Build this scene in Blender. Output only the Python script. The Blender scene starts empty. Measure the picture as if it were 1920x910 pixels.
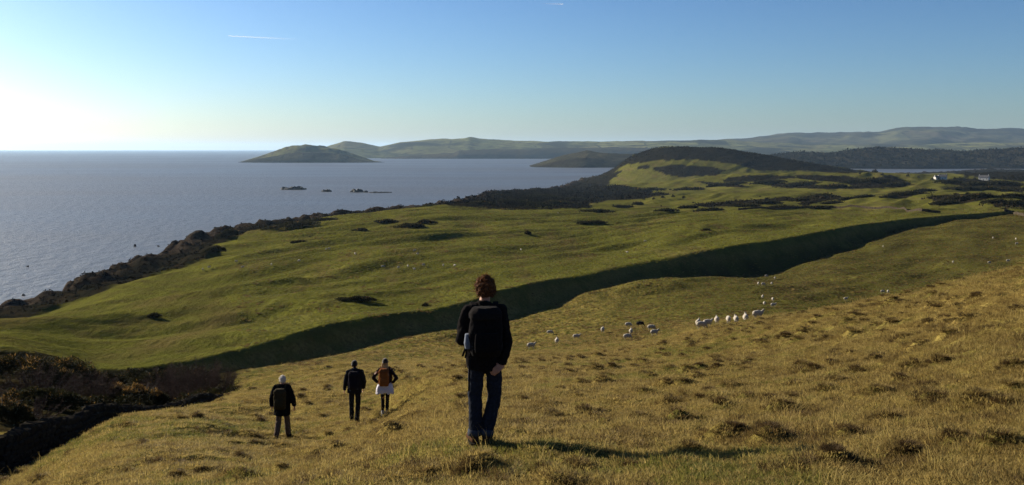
import bpy, bmesh, math, random
import numpy as np
from mathutils import Vector, Matrix, Euler, Quaternion

random.seed(7)
rng = np.random.default_rng(11)
scene = bpy.context.scene
COL = scene.collection
R = math.radians

# ------------------------------------------------------------------ camera
EYE = 75.0                       # eye height above the sea (metres)
FPX = 1805.0                     # focal length in photograph pixels (1920 wide)
cam_data = bpy.data.cameras.new('camera')
cam_data.sensor_width = 36.0
cam_data.lens = 36.0 * FPX / 1920.0
cam_data.shift_y = -(455.0 - 279.6) / 1920.0
cam_data.clip_start = 0.1
cam_data.clip_end = 250000.0
cam = bpy.data.objects.new('camera', cam_data)
COL.objects.link(cam)
cam.location = (0, 0, EYE)
cam.rotation_euler = (R(90), 0, 0)
scene.camera = cam

# ------------------------------------------------------------------ sky and sun
SUN_AZ = 57.0                    # degrees to the left of the view direction
SUN_EL = 19.5
sun_dir = Vector((-math.sin(R(SUN_AZ)) * math.cos(R(SUN_EL)),
                  math.cos(R(SUN_AZ)) * math.cos(R(SUN_EL)), math.sin(R(SUN_EL))))
world = bpy.data.worlds.new('World')
scene.world = world
world.use_nodes = True
wn, wl = world.node_tree.nodes, world.node_tree.links
wn.clear()
sky = wn.new('ShaderNodeTexSky')
sky.sky_type = 'NISHITA'
sky.sun_disc = False
sky.sun_elevation = R(SUN_EL)
sky.sun_rotation = R(-SUN_AZ)
sky.altitude = 0
sky.air_density = 0.88
sky.dust_density = 0.62
sky.ozone_density = 4.6
bg = wn.new('ShaderNodeBackground')
bg.inputs['Strength'].default_value = 0.05
sky_gamma = wn.new('ShaderNodeGamma')
sky_gamma.inputs['Gamma'].default_value = 1.30
wo = wn.new('ShaderNodeOutputWorld')
wl.new(sky.outputs[0], sky_gamma.inputs['Color'])
sky_gain = wn.new('ShaderNodeVectorMath')
sky_gain.operation = 'SCALE'
sky_gain.inputs['Scale'].default_value = 0.60     # keeps the contrasted sky at its former brightness
wl.new(sky_gamma.outputs[0], sky_gain.inputs[0])
wl.new(sky_gain.outputs[0], bg.inputs['Color'])
wl.new(bg.outputs[0], wo.inputs['Surface'])

sun_data = bpy.data.lights.new('sun', 'SUN')
sun_data.energy = 5.0
sun_data.angle = R(0.55)
sun_data.color = (1.0, 0.88, 0.70)
sun = bpy.data.objects.new('sun', sun_data)
COL.objects.link(sun)
sun.rotation_euler = sun_dir.to_track_quat('Z', 'Y').to_euler()
sun.location = (-60, 45, 140)

scene.render.engine = 'CYCLES'
scene.view_settings.view_transform = 'Standard'
scene.view_settings.look = 'None'
scene.view_settings.exposure = 1.25
scene.view_settings.gamma = 1.0
scene.view_settings.use_curve_mapping = False
scene.cycles.use_denoising = True
scene.cycles.denoising_prefilter = 'NONE'
scene.cycles.max_bounces = 6
scene.cycles.volume_bounces = 0
scene.cycles.transparent_max_bounces = 12

# ------------------------------------------------------------------ helpers
def tag(o, label=None, cat=None, group=None, kind=None):
    if label: o['label'] = label
    if cat: o['category'] = cat
    if group: o['group'] = group
    if kind: o['kind'] = kind
    return o

def link(name, mesh, mats=(), parent=None, smooth=False):
    o = bpy.data.objects.new(name, mesh)
    COL.objects.link(o)
    for m in (mats if isinstance(mats, (list, tuple)) else [mats]):
        if m is not None: mesh.materials.append(m)
    if parent is not None: o.parent = parent
    if smooth and len(mesh.polygons):
        mesh.polygons.foreach_set('use_smooth', np.ones(len(mesh.polygons), dtype=bool))
    return o

def empty(name, loc, rz=0.0):
    o = bpy.data.objects.new(name, None)
    COL.objects.link(o)
    o.empty_display_size = 0.2
    o.location = loc
    o.rotation_euler = (0, 0, rz)
    return o

def mesh_np(name, verts, faces):
    """verts (n,3); faces (m,k) all of one size k"""
    verts = np.ascontiguousarray(verts, dtype=np.float32)
    faces = np.ascontiguousarray(faces, dtype=np.int32)
    me = bpy.data.meshes.new(name)
    me.vertices.add(len(verts)); me.vertices.foreach_set('co', verts.ravel())
    k = faces.shape[1]
    me.loops.add(faces.size); me.loops.foreach_set('vertex_index', faces.ravel())
    me.polygons.add(len(faces))
    me.polygons.foreach_set('loop_start', np.arange(0, faces.size, k, dtype=np.int32))
    me.polygons.foreach_set('loop_total', np.full(len(faces), k, dtype=np.int32))
    me.update(calc_edges=True)
    return me

def set_attr(me, name, data, typ='FLOAT'):
    a = me.attributes.new(name, 'FLOAT_COLOR' if typ == 'COLOR' else typ, 'POINT')
    key = {'FLOAT': 'value', 'INT': 'value', 'COLOR': 'color', 'FLOAT_VECTOR': 'vector'}[typ]
    a.data.foreach_set(key, np.ascontiguousarray(data, dtype=np.int32 if typ == 'INT' else np.float32).ravel())

# ---- gradient noise in numpy
_perm = np.random.default_rng(3).permutation(256).astype(np.int64)
_perm = np.concatenate([_perm, _perm])
_ga = np.random.default_rng(4).random(256) * 2 * np.pi
_gx, _gy = np.cos(_ga), np.sin(_ga)
def pn(x, y):
    xi = np.floor(x); yi = np.floor(y)
    xf = x - xi; yf = y - yi
    xi = xi.astype(np.int64) & 255; yi = yi.astype(np.int64) & 255
    u = xf * xf * xf * (xf * (xf * 6 - 15) + 10)
    v = yf * yf * yf * (yf * (yf * 6 - 15) + 10)
    def g(ix, iy, dx, dy):
        h = _perm[_perm[ix & 255] + (iy & 255)]
        return _gx[h] * dx + _gy[h] * dy
    a = g(xi, yi, xf, yf); b = g(xi + 1, yi, xf - 1, yf)
    c = g(xi, yi + 1, xf, yf - 1); d = g(xi + 1, yi + 1, xf - 1, yf - 1)
    return ((a + u * (b - a)) + v * ((c + u * (d - c)) - (a + u * (b - a)))) * 1.5
def fbm(x, y, n=4, g=0.5):
    s = 0; a = 1.0
    for i in range(n):
        s = s + a * pn(x + 17.3 * i, y - 9.1 * i); a *= g; x = x * 2.03; y = y * 2.03
    return s
def sst(a, b, x):
    t = np.clip((x - a) / (b - a), 0, 1)
    return t * t * (3 - 2 * t)

# ------------------------------------------------------------------ materials
class NT:
    def __init__(s, name):
        s.m = bpy.data.materials.new(name); s.m.use_nodes = True
        s.t = s.m.node_tree; s.t.nodes.clear()
        s.out = s.n('ShaderNodeOutputMaterial')
    def n(s, typ, **kw):
        nd = s.t.nodes.new(typ)
        for k, v in kw.items(): setattr(nd, k, v)
        return nd
    def l(s, a, b): s.t.links.new(a, b)
    def val(s, sock, v):
        if hasattr(v, 'is_linked') or isinstance(v, bpy.types.NodeSocket): s.l(v, sock)
        else: sock.default_value = v
    def noise(s, scale, detail=4, rough=0.55, vec=None, dist=0.0):
        nd = s.n('ShaderNodeTexNoise'); nd.inputs['Scale'].default_value = scale
        nd.inputs['Detail'].default_value = detail; nd.inputs['Roughness'].default_value = rough
        nd.inputs['Distortion'].default_value = dist
        s.l(vec if vec is not None else s.pos(), nd.inputs['Vector'])
        return nd.outputs['Fac']
    def pos(s):
        if not hasattr(s, '_p'): s._p = s.n('ShaderNodeTexCoord').outputs['Object']
        return s._p
    def mapv(s, scale=(1, 1, 1), rot=(0, 0, 0), vec=None):
        nd = s.n('ShaderNodeMapping'); nd.inputs['Scale'].default_value = scale; nd.inputs['Rotation'].default_value = rot
        s.l(vec if vec is not None else s.pos(), nd.inputs['Vector']); return nd.outputs[0]
    def ramp(s, fac, stops):
        nd = s.n('ShaderNodeValToRGB'); cr = nd.color_ramp
        while len(cr.elements) > 1: cr.elements.remove(cr.elements[-1])
        for i, (p, c) in enumerate(stops):
            e = cr.elements[0] if i == 0 else cr.elements.new(p)
            e.position = p; e.color = (*c, 1) if len(c) == 3 else c
        s.l(fac, nd.inputs[0]); return nd.outputs[0]
    def step(s, fac, a, b):
        nd = s.n('ShaderNodeMapRange'); nd.inputs[1].default_value = a; nd.inputs[2].default_value = b
        s.l(fac, nd.inputs[0]); return nd.outputs[0]
    def mix(s, fac, a, b, blend='MIX'):
        nd = s.n('ShaderNodeMix', data_type='RGBA', blend_type=blend)
        s.val(nd.inputs[0], fac)
        for sk, v in ((nd.inputs[6], a), (nd.inputs[7], b)):
            if isinstance(v, tuple): sk.default_value = (*v, 1)
            else: s.l(v, sk)
        return nd.outputs[2]
    def math(s, op, a, b=0.5):
        nd = s.n('ShaderNodeMath', operation=op); s.val(nd.inputs[0], a); s.val(nd.inputs[1], b); return nd.outputs[0]
    def attr(s, name, typ='GEOMETRY'):
        nd = s.n('ShaderNodeAttribute', attribute_name=name, attribute_type=typ); return nd
    def bump(s, h, strength=0.5, dist=0.1, normal=None):
        nd = s.n('ShaderNodeBump'); nd.inputs['Strength'].default_value = strength; nd.inputs['Distance'].default_value = dist
        s.l(h, nd.inputs['Height'])
        if normal is not None: s.l(normal, nd.inputs['Normal'])
        return nd.outputs[0]
    def bsdf(s, color, rough=0.9, normal=None, spec=0.2, sheen=0.0, transl=0.0, metal=0.0):
        p = s.n('ShaderNodeBsdfPrincipled')
        if isinstance(color, tuple): p.inputs['Base Color'].default_value = (*color, 1)
        else: s.l(color, p.inputs['Base Color'])
        s.val(p.inputs['Roughness'], rough); p.inputs['Specular IOR Level'].default_value = spec
        p.inputs['Metallic'].default_value = metal
        p.inputs['Sheen Weight'].default_value = sheen
        if normal is not None: s.l(normal, p.inputs['Normal'])
        sh = p.outputs[0]
        if transl > 0:
            t = s.n('ShaderNodeBsdfTranslucent')
            if isinstance(color, tuple): t.inputs[0].default_value = (*color, 1)
            else: s.l(color, t.inputs[0])
            mx = s.n('ShaderNodeMixShader'); mx.inputs[0].default_value = transl
            s.l(sh, mx.inputs[1]); s.l(t.outputs[0], mx.inputs[2]); sh = mx.outputs[0]
        s.l(sh, s.out.inputs['Surface'])
        return s.m

def simple_mat(name, c1, c2, scale=20, rough=0.9, bump=0.3, bdist=0.01, spec=0.2, sheen=0.0, transl=0.0):
    t = NT(name); f = t.noise(scale, 4)
    col = t.mix(t.step(f, 0.35, 0.65), c1, c2)
    return t.bsdf(col, rough, t.bump(t.noise(scale * 2.5, 3), bump, bdist) if bump > 0 else None, spec, sheen, transl)

def ground_material():
    t = NT('ground_cover')
    cov = t.n('ShaderNodeSeparateColor'); t.l(t.attr('cover').outputs['Color'], cov.inputs[0])
    pas, scr, rock = cov.outputs[0], cov.outputs[1], cov.outputs[2]
    streak = t.mapv((1, 0.35, 1), (0, 0, R(38)))
    big = t.noise(0.035, 5, 0.6, streak); mid = t.noise(0.22, 5, 0.65); sm = t.noise(1.6, 5, 0.65); fine = t.noise(9.0, 4, 0.7); blade = t.noise(45, 3, 0.7)
    # rough hill grass: straw, olive, green, brown
    dry = t.ramp(sm, [(0.30, (0.064, 0.042, 0.015)), (0.45, (0.132, 0.095, 0.029)), (0.60, (0.195, 0.146, 0.043)), (0.75, (0.134, 0.114, 0.030))])
    green = t.ramp(fine, [(0.3, (0.055, 0.058, 0.012)), (0.7, (0.110, 0.104, 0.026))])
    c = t.mix(t.step(mid, 0.46, 0.66), dry, green)
    c = t.mix(t.step(fine, 0.55, 0.80), c, (0.050, 0.034, 0.015))
    c = t.mix(t.math('MULTIPLY', t.step(blade, 0.5, 0.75), 0.5), c, (0.20, 0.16, 0.055))
    # pasture
    pg = t.ramp(big, [(0.28, (0.066, 0.058, 0.018)), (0.40, (0.076, 0.078, 0.016)), (0.56, (0.104, 0.104, 0.020)), (0.70, (0.122, 0.104, 0.034)), (0.82, (0.095, 0.068, 0.030))])
    pg = t.mix(t.math('MULTIPLY', t.step(mid, 0.44, 0.66), 0.75), pg, (0.060, 0.050, 0.017))
    pg = t.mix(t.math('MULTIPLY', t.step(t.noise(0.055, 6, 0.7, t.mapv((1, 0.22, 1), (0, 0, R(38)))), 0.54, 0.66), 0.7), pg, (0.088, 0.066, 0.026))
    pg = t.mix(t.math('MULTIPLY', t.step(sm, 0.55, 0.75), 0.5), pg, (0.040, 0.036, 0.012))
    c = t.mix(pas, c, pg)
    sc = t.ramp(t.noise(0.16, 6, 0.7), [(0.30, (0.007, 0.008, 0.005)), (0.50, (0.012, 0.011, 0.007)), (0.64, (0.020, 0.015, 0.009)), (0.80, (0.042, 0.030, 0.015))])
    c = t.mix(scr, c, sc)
    rk = t.ramp(t.noise(0.5, 6, 0.7), [(0.3, (0.016, 0.013, 0.010)), (0.55, (0.036, 0.028, 0.021)), (0.8, (0.075, 0.060, 0.046))])
    c = t.mix(rock, c, rk)
    n1 = t.bump(t.noise(0.12, 5, 0.7, streak), 0.5, 2.2)
    n1 = t.bump(t.noise(0.45, 5, 0.7), 0.7, 0.9, n1)
    n1 = t.bump(t.noise(3.2, 5, 0.75), 0.6, 0.12, n1)
    n1 = t.bump(t.noise(28, 4, 0.7), 0.6, 0.02, n1)
    return t.bsdf(c, 0.95, n1, 0.0)

def hill_material(name, stops, patch=0.003, wood=(0.025, 0.026, 0.018), woodamt=(0.52, 0.60), nscale=0.004):
    t = NT(name)
    v = t.n('ShaderNodeTexVoronoi'); v.inputs['Scale'].default_value = patch
    t.l(t.mapv((1, 0.45, 0.6), (0, 0, 0.3)), v.inputs['Vector'])
    sep = t.n('ShaderNodeSeparateColor'); t.l(v.outputs['Color'], sep.inputs[0])
    c = t.ramp(sep.outputs[0], stops)
    c = t.mix(0.45, c, t.ramp(t.noise(nscale * 3, 5, 0.65), stops))
    e = t.n('ShaderNodeTexVoronoi', feature='DISTANCE_TO_EDGE'); e.inputs['Scale'].default_value = patch
    t.l(t.mapv((1, 0.45, 0.6), (0, 0, 0.3)), e.inputs['Vector'])
    c = t.mix(t.math('MULTIPLY', t.step(e.outputs['Distance'], 0.035, 0.012), t.step(t.noise(nscale * 5, 3), 0.42, 0.6)), c, wood)
    c = t.mix(t.step(t.noise(nscale, 5, 0.6), *woodamt), c, wood)
    c = t.mix(t.math('MULTIPLY', t.step(t.noise(nscale * 8, 4, 0.6), 0.4, 0.7), 0.6), c, wood)
    return t.bsdf(c, 0.95, t.bump(t.noise(nscale * 6, 5, 0.7), 0.5, 12.0), 0.0)

def sea_material():
    t = NT('sea_water')
    w1 = t.noise(0.10, 6, 0.62, t.mapv((1.0, 0.55, 1), (0, 0, R(-30))))
    w2 = t.noise(0.9, 5, 0.65, t.mapv((1.0, 0.6, 1), (0, 0, R(-20))))
    n = t.bump(w1, 0.9, 2.6)
    n = t.bump(w2, 0.7, 0.35, n)
    calm = t.noise(0.0016, 5, 0.6, t.mapv((0.35, 1.0, 1), (0, 0, R(12))))
    rough = t.n('ShaderNodeMapRange'); rough.inputs[1].default_value = 0.35; rough.inputs[2].default_value = 0.7
    rough.inputs[3].default_value = 0.36; rough.inputs[4].default_value = 0.48
    t.l(calm, rough.inputs[0])
    foam = t.step(t.noise(0.06, 8, 0.75), 0.74, 0.78)
    c = t.mix(foam, t.mix(calm, (0.056, 0.054, 0.048), (0.074, 0.072, 0.064)), (0.55, 0.58, 0.60))
    p = t.bsdf(c, rough.outputs[0], n, 0.5)
    return p

M_ground = ground_material()
M_sea = sea_material()

# ------------------------------------------------------------------ the lie of the land
def P(px, py, Y):  # a sighting: photo pixel and distance -> world point
    return ((px - 960) / FPX * Y, Y, EYE - (py - 281.0) / FPX * Y)

LOW = [  # hillside and valley floor
 (960,910,8.0),(915,826,10.6),(1920,910,6.0),(1920,700,11),(1920,600,17),(1920,500,31),(530,825,26.4),(665,792,28.7),(722,781,29.7),
 (960,745,21),(960,700,31),(960,682,50),(960,670,75),(960,660,105),(960,640,128),(960,620,150),(960,600,170),(960,580,193),
 (1225,790,13),(1225,690,30),(1225,655,55),(1225,638,80),(1225,625,105),(1225,590,150),(1200,550,205),(1200,520,232),
 (1325,612,100),(1421,606,95),(1430,780,12),(1430,660,28),(1430,605,58),(1430,594,88),(1430,600,110),(1430,572,160),(1430,525,230),(1430,508,283),
 (1700,740,12),(1700,620,23),(1700,552,38),(1700,600,62),(1700,592,120),(1700,545,185),(1700,500,250),(1700,460,310),(1700,428,385),
 (1920,560,50),(1920,585,95),(1920,498,200),(1920,450,290),(1920,410,400),(1890,402,455),(1560,578,45),(1560,612,72),(1560,598,120),(1560,562,175),(1560,500,260),(1560,470,335),
 (600,740,36),(600,700,70),(600,680,105),(600,668,135),(600,663,143),(430,745,45),(430,785,58),(430,735,80),(430,700,100),(430,690,127),
 (780,730,30),(780,690,60),(780,672,95),(780,640,140),(780,605,165),
 (200,800,31),(200,832,36),(200,760,60),(200,728,85),(200,705,105),(300,783,34),(300,818,43),(300,740,75),(300,700,112),
 (0,940,20),(0,905,24.5),(0,903,27),(0,800,42),(0,740,60),(0,690,85),(0,650,110),(100,853,28.5),(100,872,31),(100,780,50),(100,700,90),
 (-420,880,30),(-420,760,60),(-420,700,100),(-420,650,150),(2360,520,20),(2360,440,50),(2360,430,120),(2360,420,300),(2360,400,460),
]
UPP = [  # the plateau beyond the bank, and on to the far fields
 (0,690,85),(200,728,85),(-420,700,100),(-420,650,150),(-420,620,200),(-420,600,260),
 (0,650,110),(0,620,160),(0,605,206),(0,590,260),(200,705,105),(240,695,112),(200,640,145),(200,580,205),(200,545,250),(200,530,310),
 (430,660,135),(400,600,170),(400,540,230),(400,480,320),(430,465,360),(400,452,430),(600,615,150),(600,560,190),(600,500,265),(600,450,370),(600,420,470),(600,411,540),
 (800,585,172),(800,500,255),(800,440,370),(800,400,540),(800,388,640),(950,548,200),(950,520,230),(950,480,290),(950,440,390),(950,410,500),(950,396,600),(950,375,900),
 (1150,505,245),(1130,440,390),(1100,410,520),(1100,390,800),(1100,370,1200),(1100,357,1600),(1430,455,300),(1430,420,400),(1430,400,520),(1300,430,370),(1300,405,520),(1300,395,640),(1300,380,850),(1300,362,1200),(1300,351,1600),
 (1600,425,365),(1600,402,500),(1600,388,700),(1600,360,1100),(1600,341,1700),(1600,331,2400),(1700,412,400),(1800,404,440),(1890,398,470),
 (1900,385,620),(1900,362,950),(1900,342,1600),(1900,331,2500),(2360,398,470),(2360,370,800),(2360,345,1600),(2360,332,2500),
 (850,386,650),(930,364,1200),(1050,354,1700),(1350,345,2000),(1600,325,3000),(1100,345,2000),(1900,325,3000),
]
def tps_fit(pts):
    A = np.array([((px - 960) / FPX, math.log(Y), (py - 281.0) / FPX) for px, py, Y in pts])
    u = A[:, 0] * 4.0; v = A[:, 1]
    n = len(A)
    d2 = (u[:, None] - u) ** 2 + (v[:, None] - v) ** 2
    K = 0.5 * d2 * np.log(d2 + 1e-12)
    K += np.eye(n) * 0.0012
    Pm = np.stack([np.ones(n), u, v], 1)
    M = np.zeros((n + 3, n + 3)); M[:n, :n] = K; M[:n, n:] = Pm; M[n:, :n] = Pm.T
    w = np.linalg.solve(M, np.concatenate([A[:, 2], np.zeros(3)]))
    return u, v, w
def tps_eval(f, a, lv):
    u, v, w = f
    out = np.empty_like(a)
    for i in range(0, len(a), 60000):
        s = slice(i, i + 60000)
        d2 = (a[s, None] * 4.0 - u) ** 2 + (lv[s, None] - v) ** 2
        out[s] = (0.5 * d2 * np.log(d2 + 1e-12)) @ w[:len(u)] + w[-3] + w[-2] * a[s] * 4.0 + w[-1] * lv[s]
    return out
F_LOW, F_UPP = tps_fit(LOW), tps_fit(UPP)

def seg_dist(x, y, line):
    """signed distance to a polyline (positive to its left), and the parameter along it"""
    best = np.full(x.shape, 1e12); sgn = np.ones(x.shape); par = np.zeros(x.shape)
    for i in range(len(line) - 1):
        (ax, ay), (bx, by) = line[i], line[i + 1]
        dx, dy = bx - ax, by - ay; L2 = dx * dx + dy * dy
        t = np.clip(((x - ax) * dx + (y - ay) * dy) / L2, 0, 1)
        ex, ey = x - (ax + t * dx), y - (ay + t * dy)
        d = ex * ex + ey * ey
        c = dx * (y - ay) - dy * (x - ax)
        m = d < best
        best = np.where(m, d, best); sgn = np.where(m, np.where(c >= 0, 1.0, -1.0), sgn); par = np.where(m, i + t, par)
    return np.sqrt(best) * sgn, par

CREST = [P(*p)[:2] for p in [(60,700,100),(240,695,112),(430,660,135),(600,615,150),(700,597,160),(800,585,172),(950,548,200),(1150,505,245),(1300,478,272),(1430,455,300),(1520,440,330),(1600,425,365),(1700,412,400),(1800,404,440),(1890,398,470),(2200,396,520)]]
CREST[0] = (-140.0, 95.0)
BANK_W = np.array([5, 4, 4, 4.5, 5, 4.5, 5, 7, 9, 10, 9, 7, 5, 4, 4, 4.0])
BANK_H = np.array([0.0, 0.6, 1.3, 1.7, 1.9, 1.8, 2.0, 1.9, 1.3, 0.9, 0.9, 1.2, 1.5, 1.6, 1.3, 0.5])
BRINK = [(-190, -900), (-175, -200), (-160, 60), (-150, 180), (-143, 270), (-136, 298), (-144, 363), (-146, 412), (-151, 477), (-149, 526), (-124, 597), (-97, 665), (-58, 766), (-35, 950), (-18, 1256), (60, 1600), (105, 1830), (130, 2050), (185, 2300), (330, 2560), (700, 2680), (1010, 2765), (1400, 3080), (1750, 3500), (2300, 3600), (4000, 3650)]
BRINK_Z = np.array([38, 38, 38, 36, 33, 33, 33, 33, 32, 32, 32, 32, 30, 26, 22, 12, 8, 6, 5, 5, 4, 2, 2, 2, 2, 2.0])
FIELD_EDGE = [(-150, -900), (-135, -100), (-112, 120), (-109, 206), (-108, 239), (-102, 285), (-103, 345), (-116, 375), (-124, 440), (-122, 470), (-100, 547), (-48, 648), (-10, 690), (60, 740), (75, 900), (190, 1150), (190, 1400), (150, 1650), (185, 1830), (220, 2030), (300, 2300), (400, 2500), (900, 2620), (1400, 3000), (2300, 3500)]

HILL = [(1010,357),(1060,349),(1100,331),(1150,309),(1190,291),(1230,280),(1290,277.5),(1340,279),(1390,287),(1440,294),(1500,304),(1560,314),(1620,323),(1700,333),(1800,340)]
HY = 2200.0
_hx = np.array([(p - 960) / FPX * HY for p, q in HILL]); _hz = np.array([EYE - (q - 281) / FPX * HY for p, q in HILL])
KNOLLS = [  # centre px, py of top, distance, half width x, half width y, height
 (1385,322,1500,150,80,17),(1500,332,1350,110,70,9),(1150,352,1500,60,60,5),(1660,345,1500,170,70,14),(1760,352,1150,120,60,8),(1900,332,1900,200,100,14),(1480,370,900,60,45,5),(1700,377,760,70,45,6),(1860,385,640,70,40,6),(1300,377,900,70,40,4),(1570,355,1200,90,50,7),
]

_ct = np.random.default_rng(77).random((4, 256, 256))
CELL = 0.95
def cell_points(ix, iy):
    a, b_ = np.asarray(ix) & 255, np.asarray(iy) & 255
    return (ix + 0.1 + 0.8 * _ct[0, a, b_]) * CELL, (iy + 0.1 + 0.8 * _ct[1, a, b_]) * CELL, 0.09 + 0.16 * _ct[2, a, b_] ** 2, _ct[3, a, b_]
def cell_here(x, y, p):
    return p < 0.20 + 0.45 * sst(-0.1, 0.5, pn(x / 6.0 + 2, y / 6.0 - 5)) * sst(-9, 5, x)
def knobs(x, y):
    ix0 = np.floor(x / CELL).astype(np.int64); iy0 = np.floor(y / CELL).astype(np.int64)
    z = np.zeros_like(x)
    for di in (-1, 0, 1):
        for dj in (-1, 0, 1):
            cx, cy, cr, cp = cell_points(ix0 + di, iy0 + dj)
            d2 = ((x - cx) ** 2 * 0.8 + (y - cy) ** 2) / (cr * cr)
            z = np.maximum(z, np.where(cell_here(cx, cy, cp), 0.85 * cr * np.exp(-d2 * 1.1), 0))
    return z
SCARPS = []      # (polyline, height): little slips and terrace edges
def lod(r, w):
    return sst(w / 1.6, w / 4.0, 0.006 * r)

def land(x, y, detail=True):
    x = np.asarray(x, float); y = np.asarray(y, float)
    r = np.hypot(x, y) + 1e-6
    th = np.arctan2(x, y); TM = R(39)
    thc = np.clip(th, -TM, TM)
    a = np.tan(thc); Yc = np.maximum(r * np.cos(thc), 3.0)
    lv = np.log(Yc)
    def both(fn):
        z = fn(a, Yc, lv)
        m = np.abs(th) > TM
        if m.any():
            al = np.full(m.sum(), -math.tan(TM)); ar = -al; Ym = np.maximum(r[m] * math.cos(TM), 3.0); lm = np.log(Ym)
            zl = fn(al, Ym, lm); zr = fn(ar, Ym, lm)
            w = np.where(th[m] > 0, 1 - 0.5 * (th[m] - TM) / (math.pi - TM), 0.5 * (-th[m] - TM) / (math.pi - TM))
            z[m] = zl * (1 - w) + zr * w
        return z
    zl = both(lambda aa, YY, ll: EYE - tps_eval(F_LOW, aa, ll) * YY)
    zu = both(lambda aa, YY, ll: EYE - tps_eval(F_UPP, aa, np.maximum(ll, math.log(70.0))) * YY)
    near = EYE - (1.66 + 0.147 * y - 0.10 * x)
    wn_ = sst(13.0, 6.0, r)
    zl = zl * (1 - wn_) + near * wn_
    d, par = seg_dist(x, y, CREST)
    bw = np.interp(par, np.arange(len(BANK_W)), BANK_W)
    wob = 1.6 * pn(x / 23, y / 23) + 0.5 * pn(x / 6, y / 6)
    t = np.clip((d + wob * 0.7 + bw) / bw, 0, 1)
    S = t * t * (3 - 2 * t) * 0.75 + t * 0.25
    BH = np.interp(par, np.arange(len(BANK_H)), BANK_H)
    zl = zl - BH * np.exp(-np.maximum(-(d + bw), 0) / 14.0) * sst(60, 90, r) * (d < 4)
    zu = zu + 0.12 * BH * np.exp(-((d - 2.0) / 9.0) ** 2)
    z = zl * (1 - S) + zu * S
    z = np.where(r < 60, zl, z)
    # fields cover weights
    dfe, _ = seg_dist(x, y, FIELD_EDGE)
    dbr, pb = seg_dist(x, y, BRINK)
    dland = -dbr; dfield = -dfe                       # positive inland
    wobc = 3.5 * pn(x / 31, y / 31) + 1.8 * pn(x / 11, y / 11)
    far = sst(1000, 1400, r)
    dfield = dfield + wobc * (1 + 2 * far); dl = dland + 1.6 * wobc + 2.5 * pn(x / 7, y / 7)
    # the green hill
    hz = np.interp(x, _hx, _hz, left=-30, right=-30)
    ex = (y - HY) / np.where(y < HY, 330.0, 280.0)
    hill = -4 + (hz + 4) * np.exp(-np.abs(ex) ** 2.1) + (5 * fbm(x / 160, y / 160, 3) * np.clip(1 - np.abs(ex), 0, 1) if detail else 0)
    for (kx, ky, kY, wx, wy, kh) in KNOLLS:
        X0 = (kx - 960) / FPX * kY
        z = z + kh * np.exp(-((x - X0) / wx) ** 2 - ((y - kY) / wy) ** 2) * sst(450, 700, r)
    sel = y > 1500
    z = np.where(sel, np.maximum(z * sst(2650, 2250, y) + 1.5 * (1 - sst(2650, 2250, y)), hill + 0.0), z)
    # coast: past the field edge rough ground sinks to the brink, then the cliff
    bz = np.interp(pb, np.arange(len(BRINK_Z)), BRINK_Z)
    span = np.maximum(dfield * -1 + np.maximum(dl, 0), 6.0)
    tt = np.clip(np.maximum(dl, 0) / span, 0, 1)
    rough = (dfield < 0) & (dl > 0)
    z = np.where(rough & (z > bz), bz + (z - bz) * tt ** 0.8, z)
    cw = np.where(y > 2500, 60.0, 16.0 + 0.6 * bz)
    cl = np.clip(1 + dl / cw, -1.0, 1)
    zc = np.where(dl < 0, np.minimum(z, bz) * np.maximum(cl, 0) ** 0.85 - 6 * (1 - cl), z)
    z = np.where(dl < 0, zc, z)
    scrub = sst(1.0, -2.0, dfield) * sst(60, 110, r)
    if detail:
        rockz = np.where(dl < 20, sst(20, 2, dl), 0.0) * (r > 120)
        z = z + scrub * (1.9 * pn(x / 16, y / 16) + 1.1 * np.abs(pn(x / 6.5, y / 6.5)) * lod(r, 6.5)) * sst(-40, 0, dl)
        z = z + rockz * (4.6 * np.abs(pn(x / 17, y / 17)) + 2.2 * np.abs(pn(x / 7 + 3, y / 7)) + 1.3 * pn(x / 3.5, y / 3.5) * lod(r, 3.5))
        # pasture swells, drawn out along the contour
        ca, sa = 0.62, 0.78
        al = x * ca + y * sa; ac = -x * sa + y * ca
        pas = S * sst(70, 120, r) * (1 - scrub) * (0.15 + 0.85 * sst(0, 34, d))
        z = z + pas * (1.8 * fbm(ac / 21 + 0.6 * pn(al / 60, ac / 60), al / 95, 2) + 0.62 * pn(ac / 8.5, al / 34) * lod(r, 8) + 0.20 * pn(ac / 3.2, al / 8) * lod(r, 3.2))
        valley = (1 - S) * sst(45, 90, r)
        z = z + valley * (0.9 * fbm(ac / 17, al / 42, 2) + 0.32 * pn(ac / 4.5, al / 10) * lod(r, 4.5))
        # hummocks of the rough hillside
        hs = (1 - S) * (1 - scrub)
        patch = 0.55 + 0.75 * sst(-0.15, 0.35, pn(x / 7.5 + 3, y / 7.5)) 
        c2, s2 = 0.75, 0.66
        l2 = x * c2 + y * s2; q2 = -x * s2 + y * c2
        hum = 0.13 * pn(q2 / 2.6, l2 / 5.5) * lod(r, 2.6) + 0.085 * pn(q2 / 1.05, l2 / 1.9) * lod(r, 1.05) \
            + 0.07 * np.maximum(pn(q2 / 0.48 + 7, l2 / 0.7), -0.05) * lod(r, 0.5) + 0.028 * pn(x / 0.19, y / 0.19) * lod(r, 0.19)
        z = z + hs * patch * hum
        kn = np.nonzero((r < 62) & (r > 3))[0]
        if len(kn): z[kn] += knobs(x[kn], y[kn]) * hs[kn]
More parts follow.
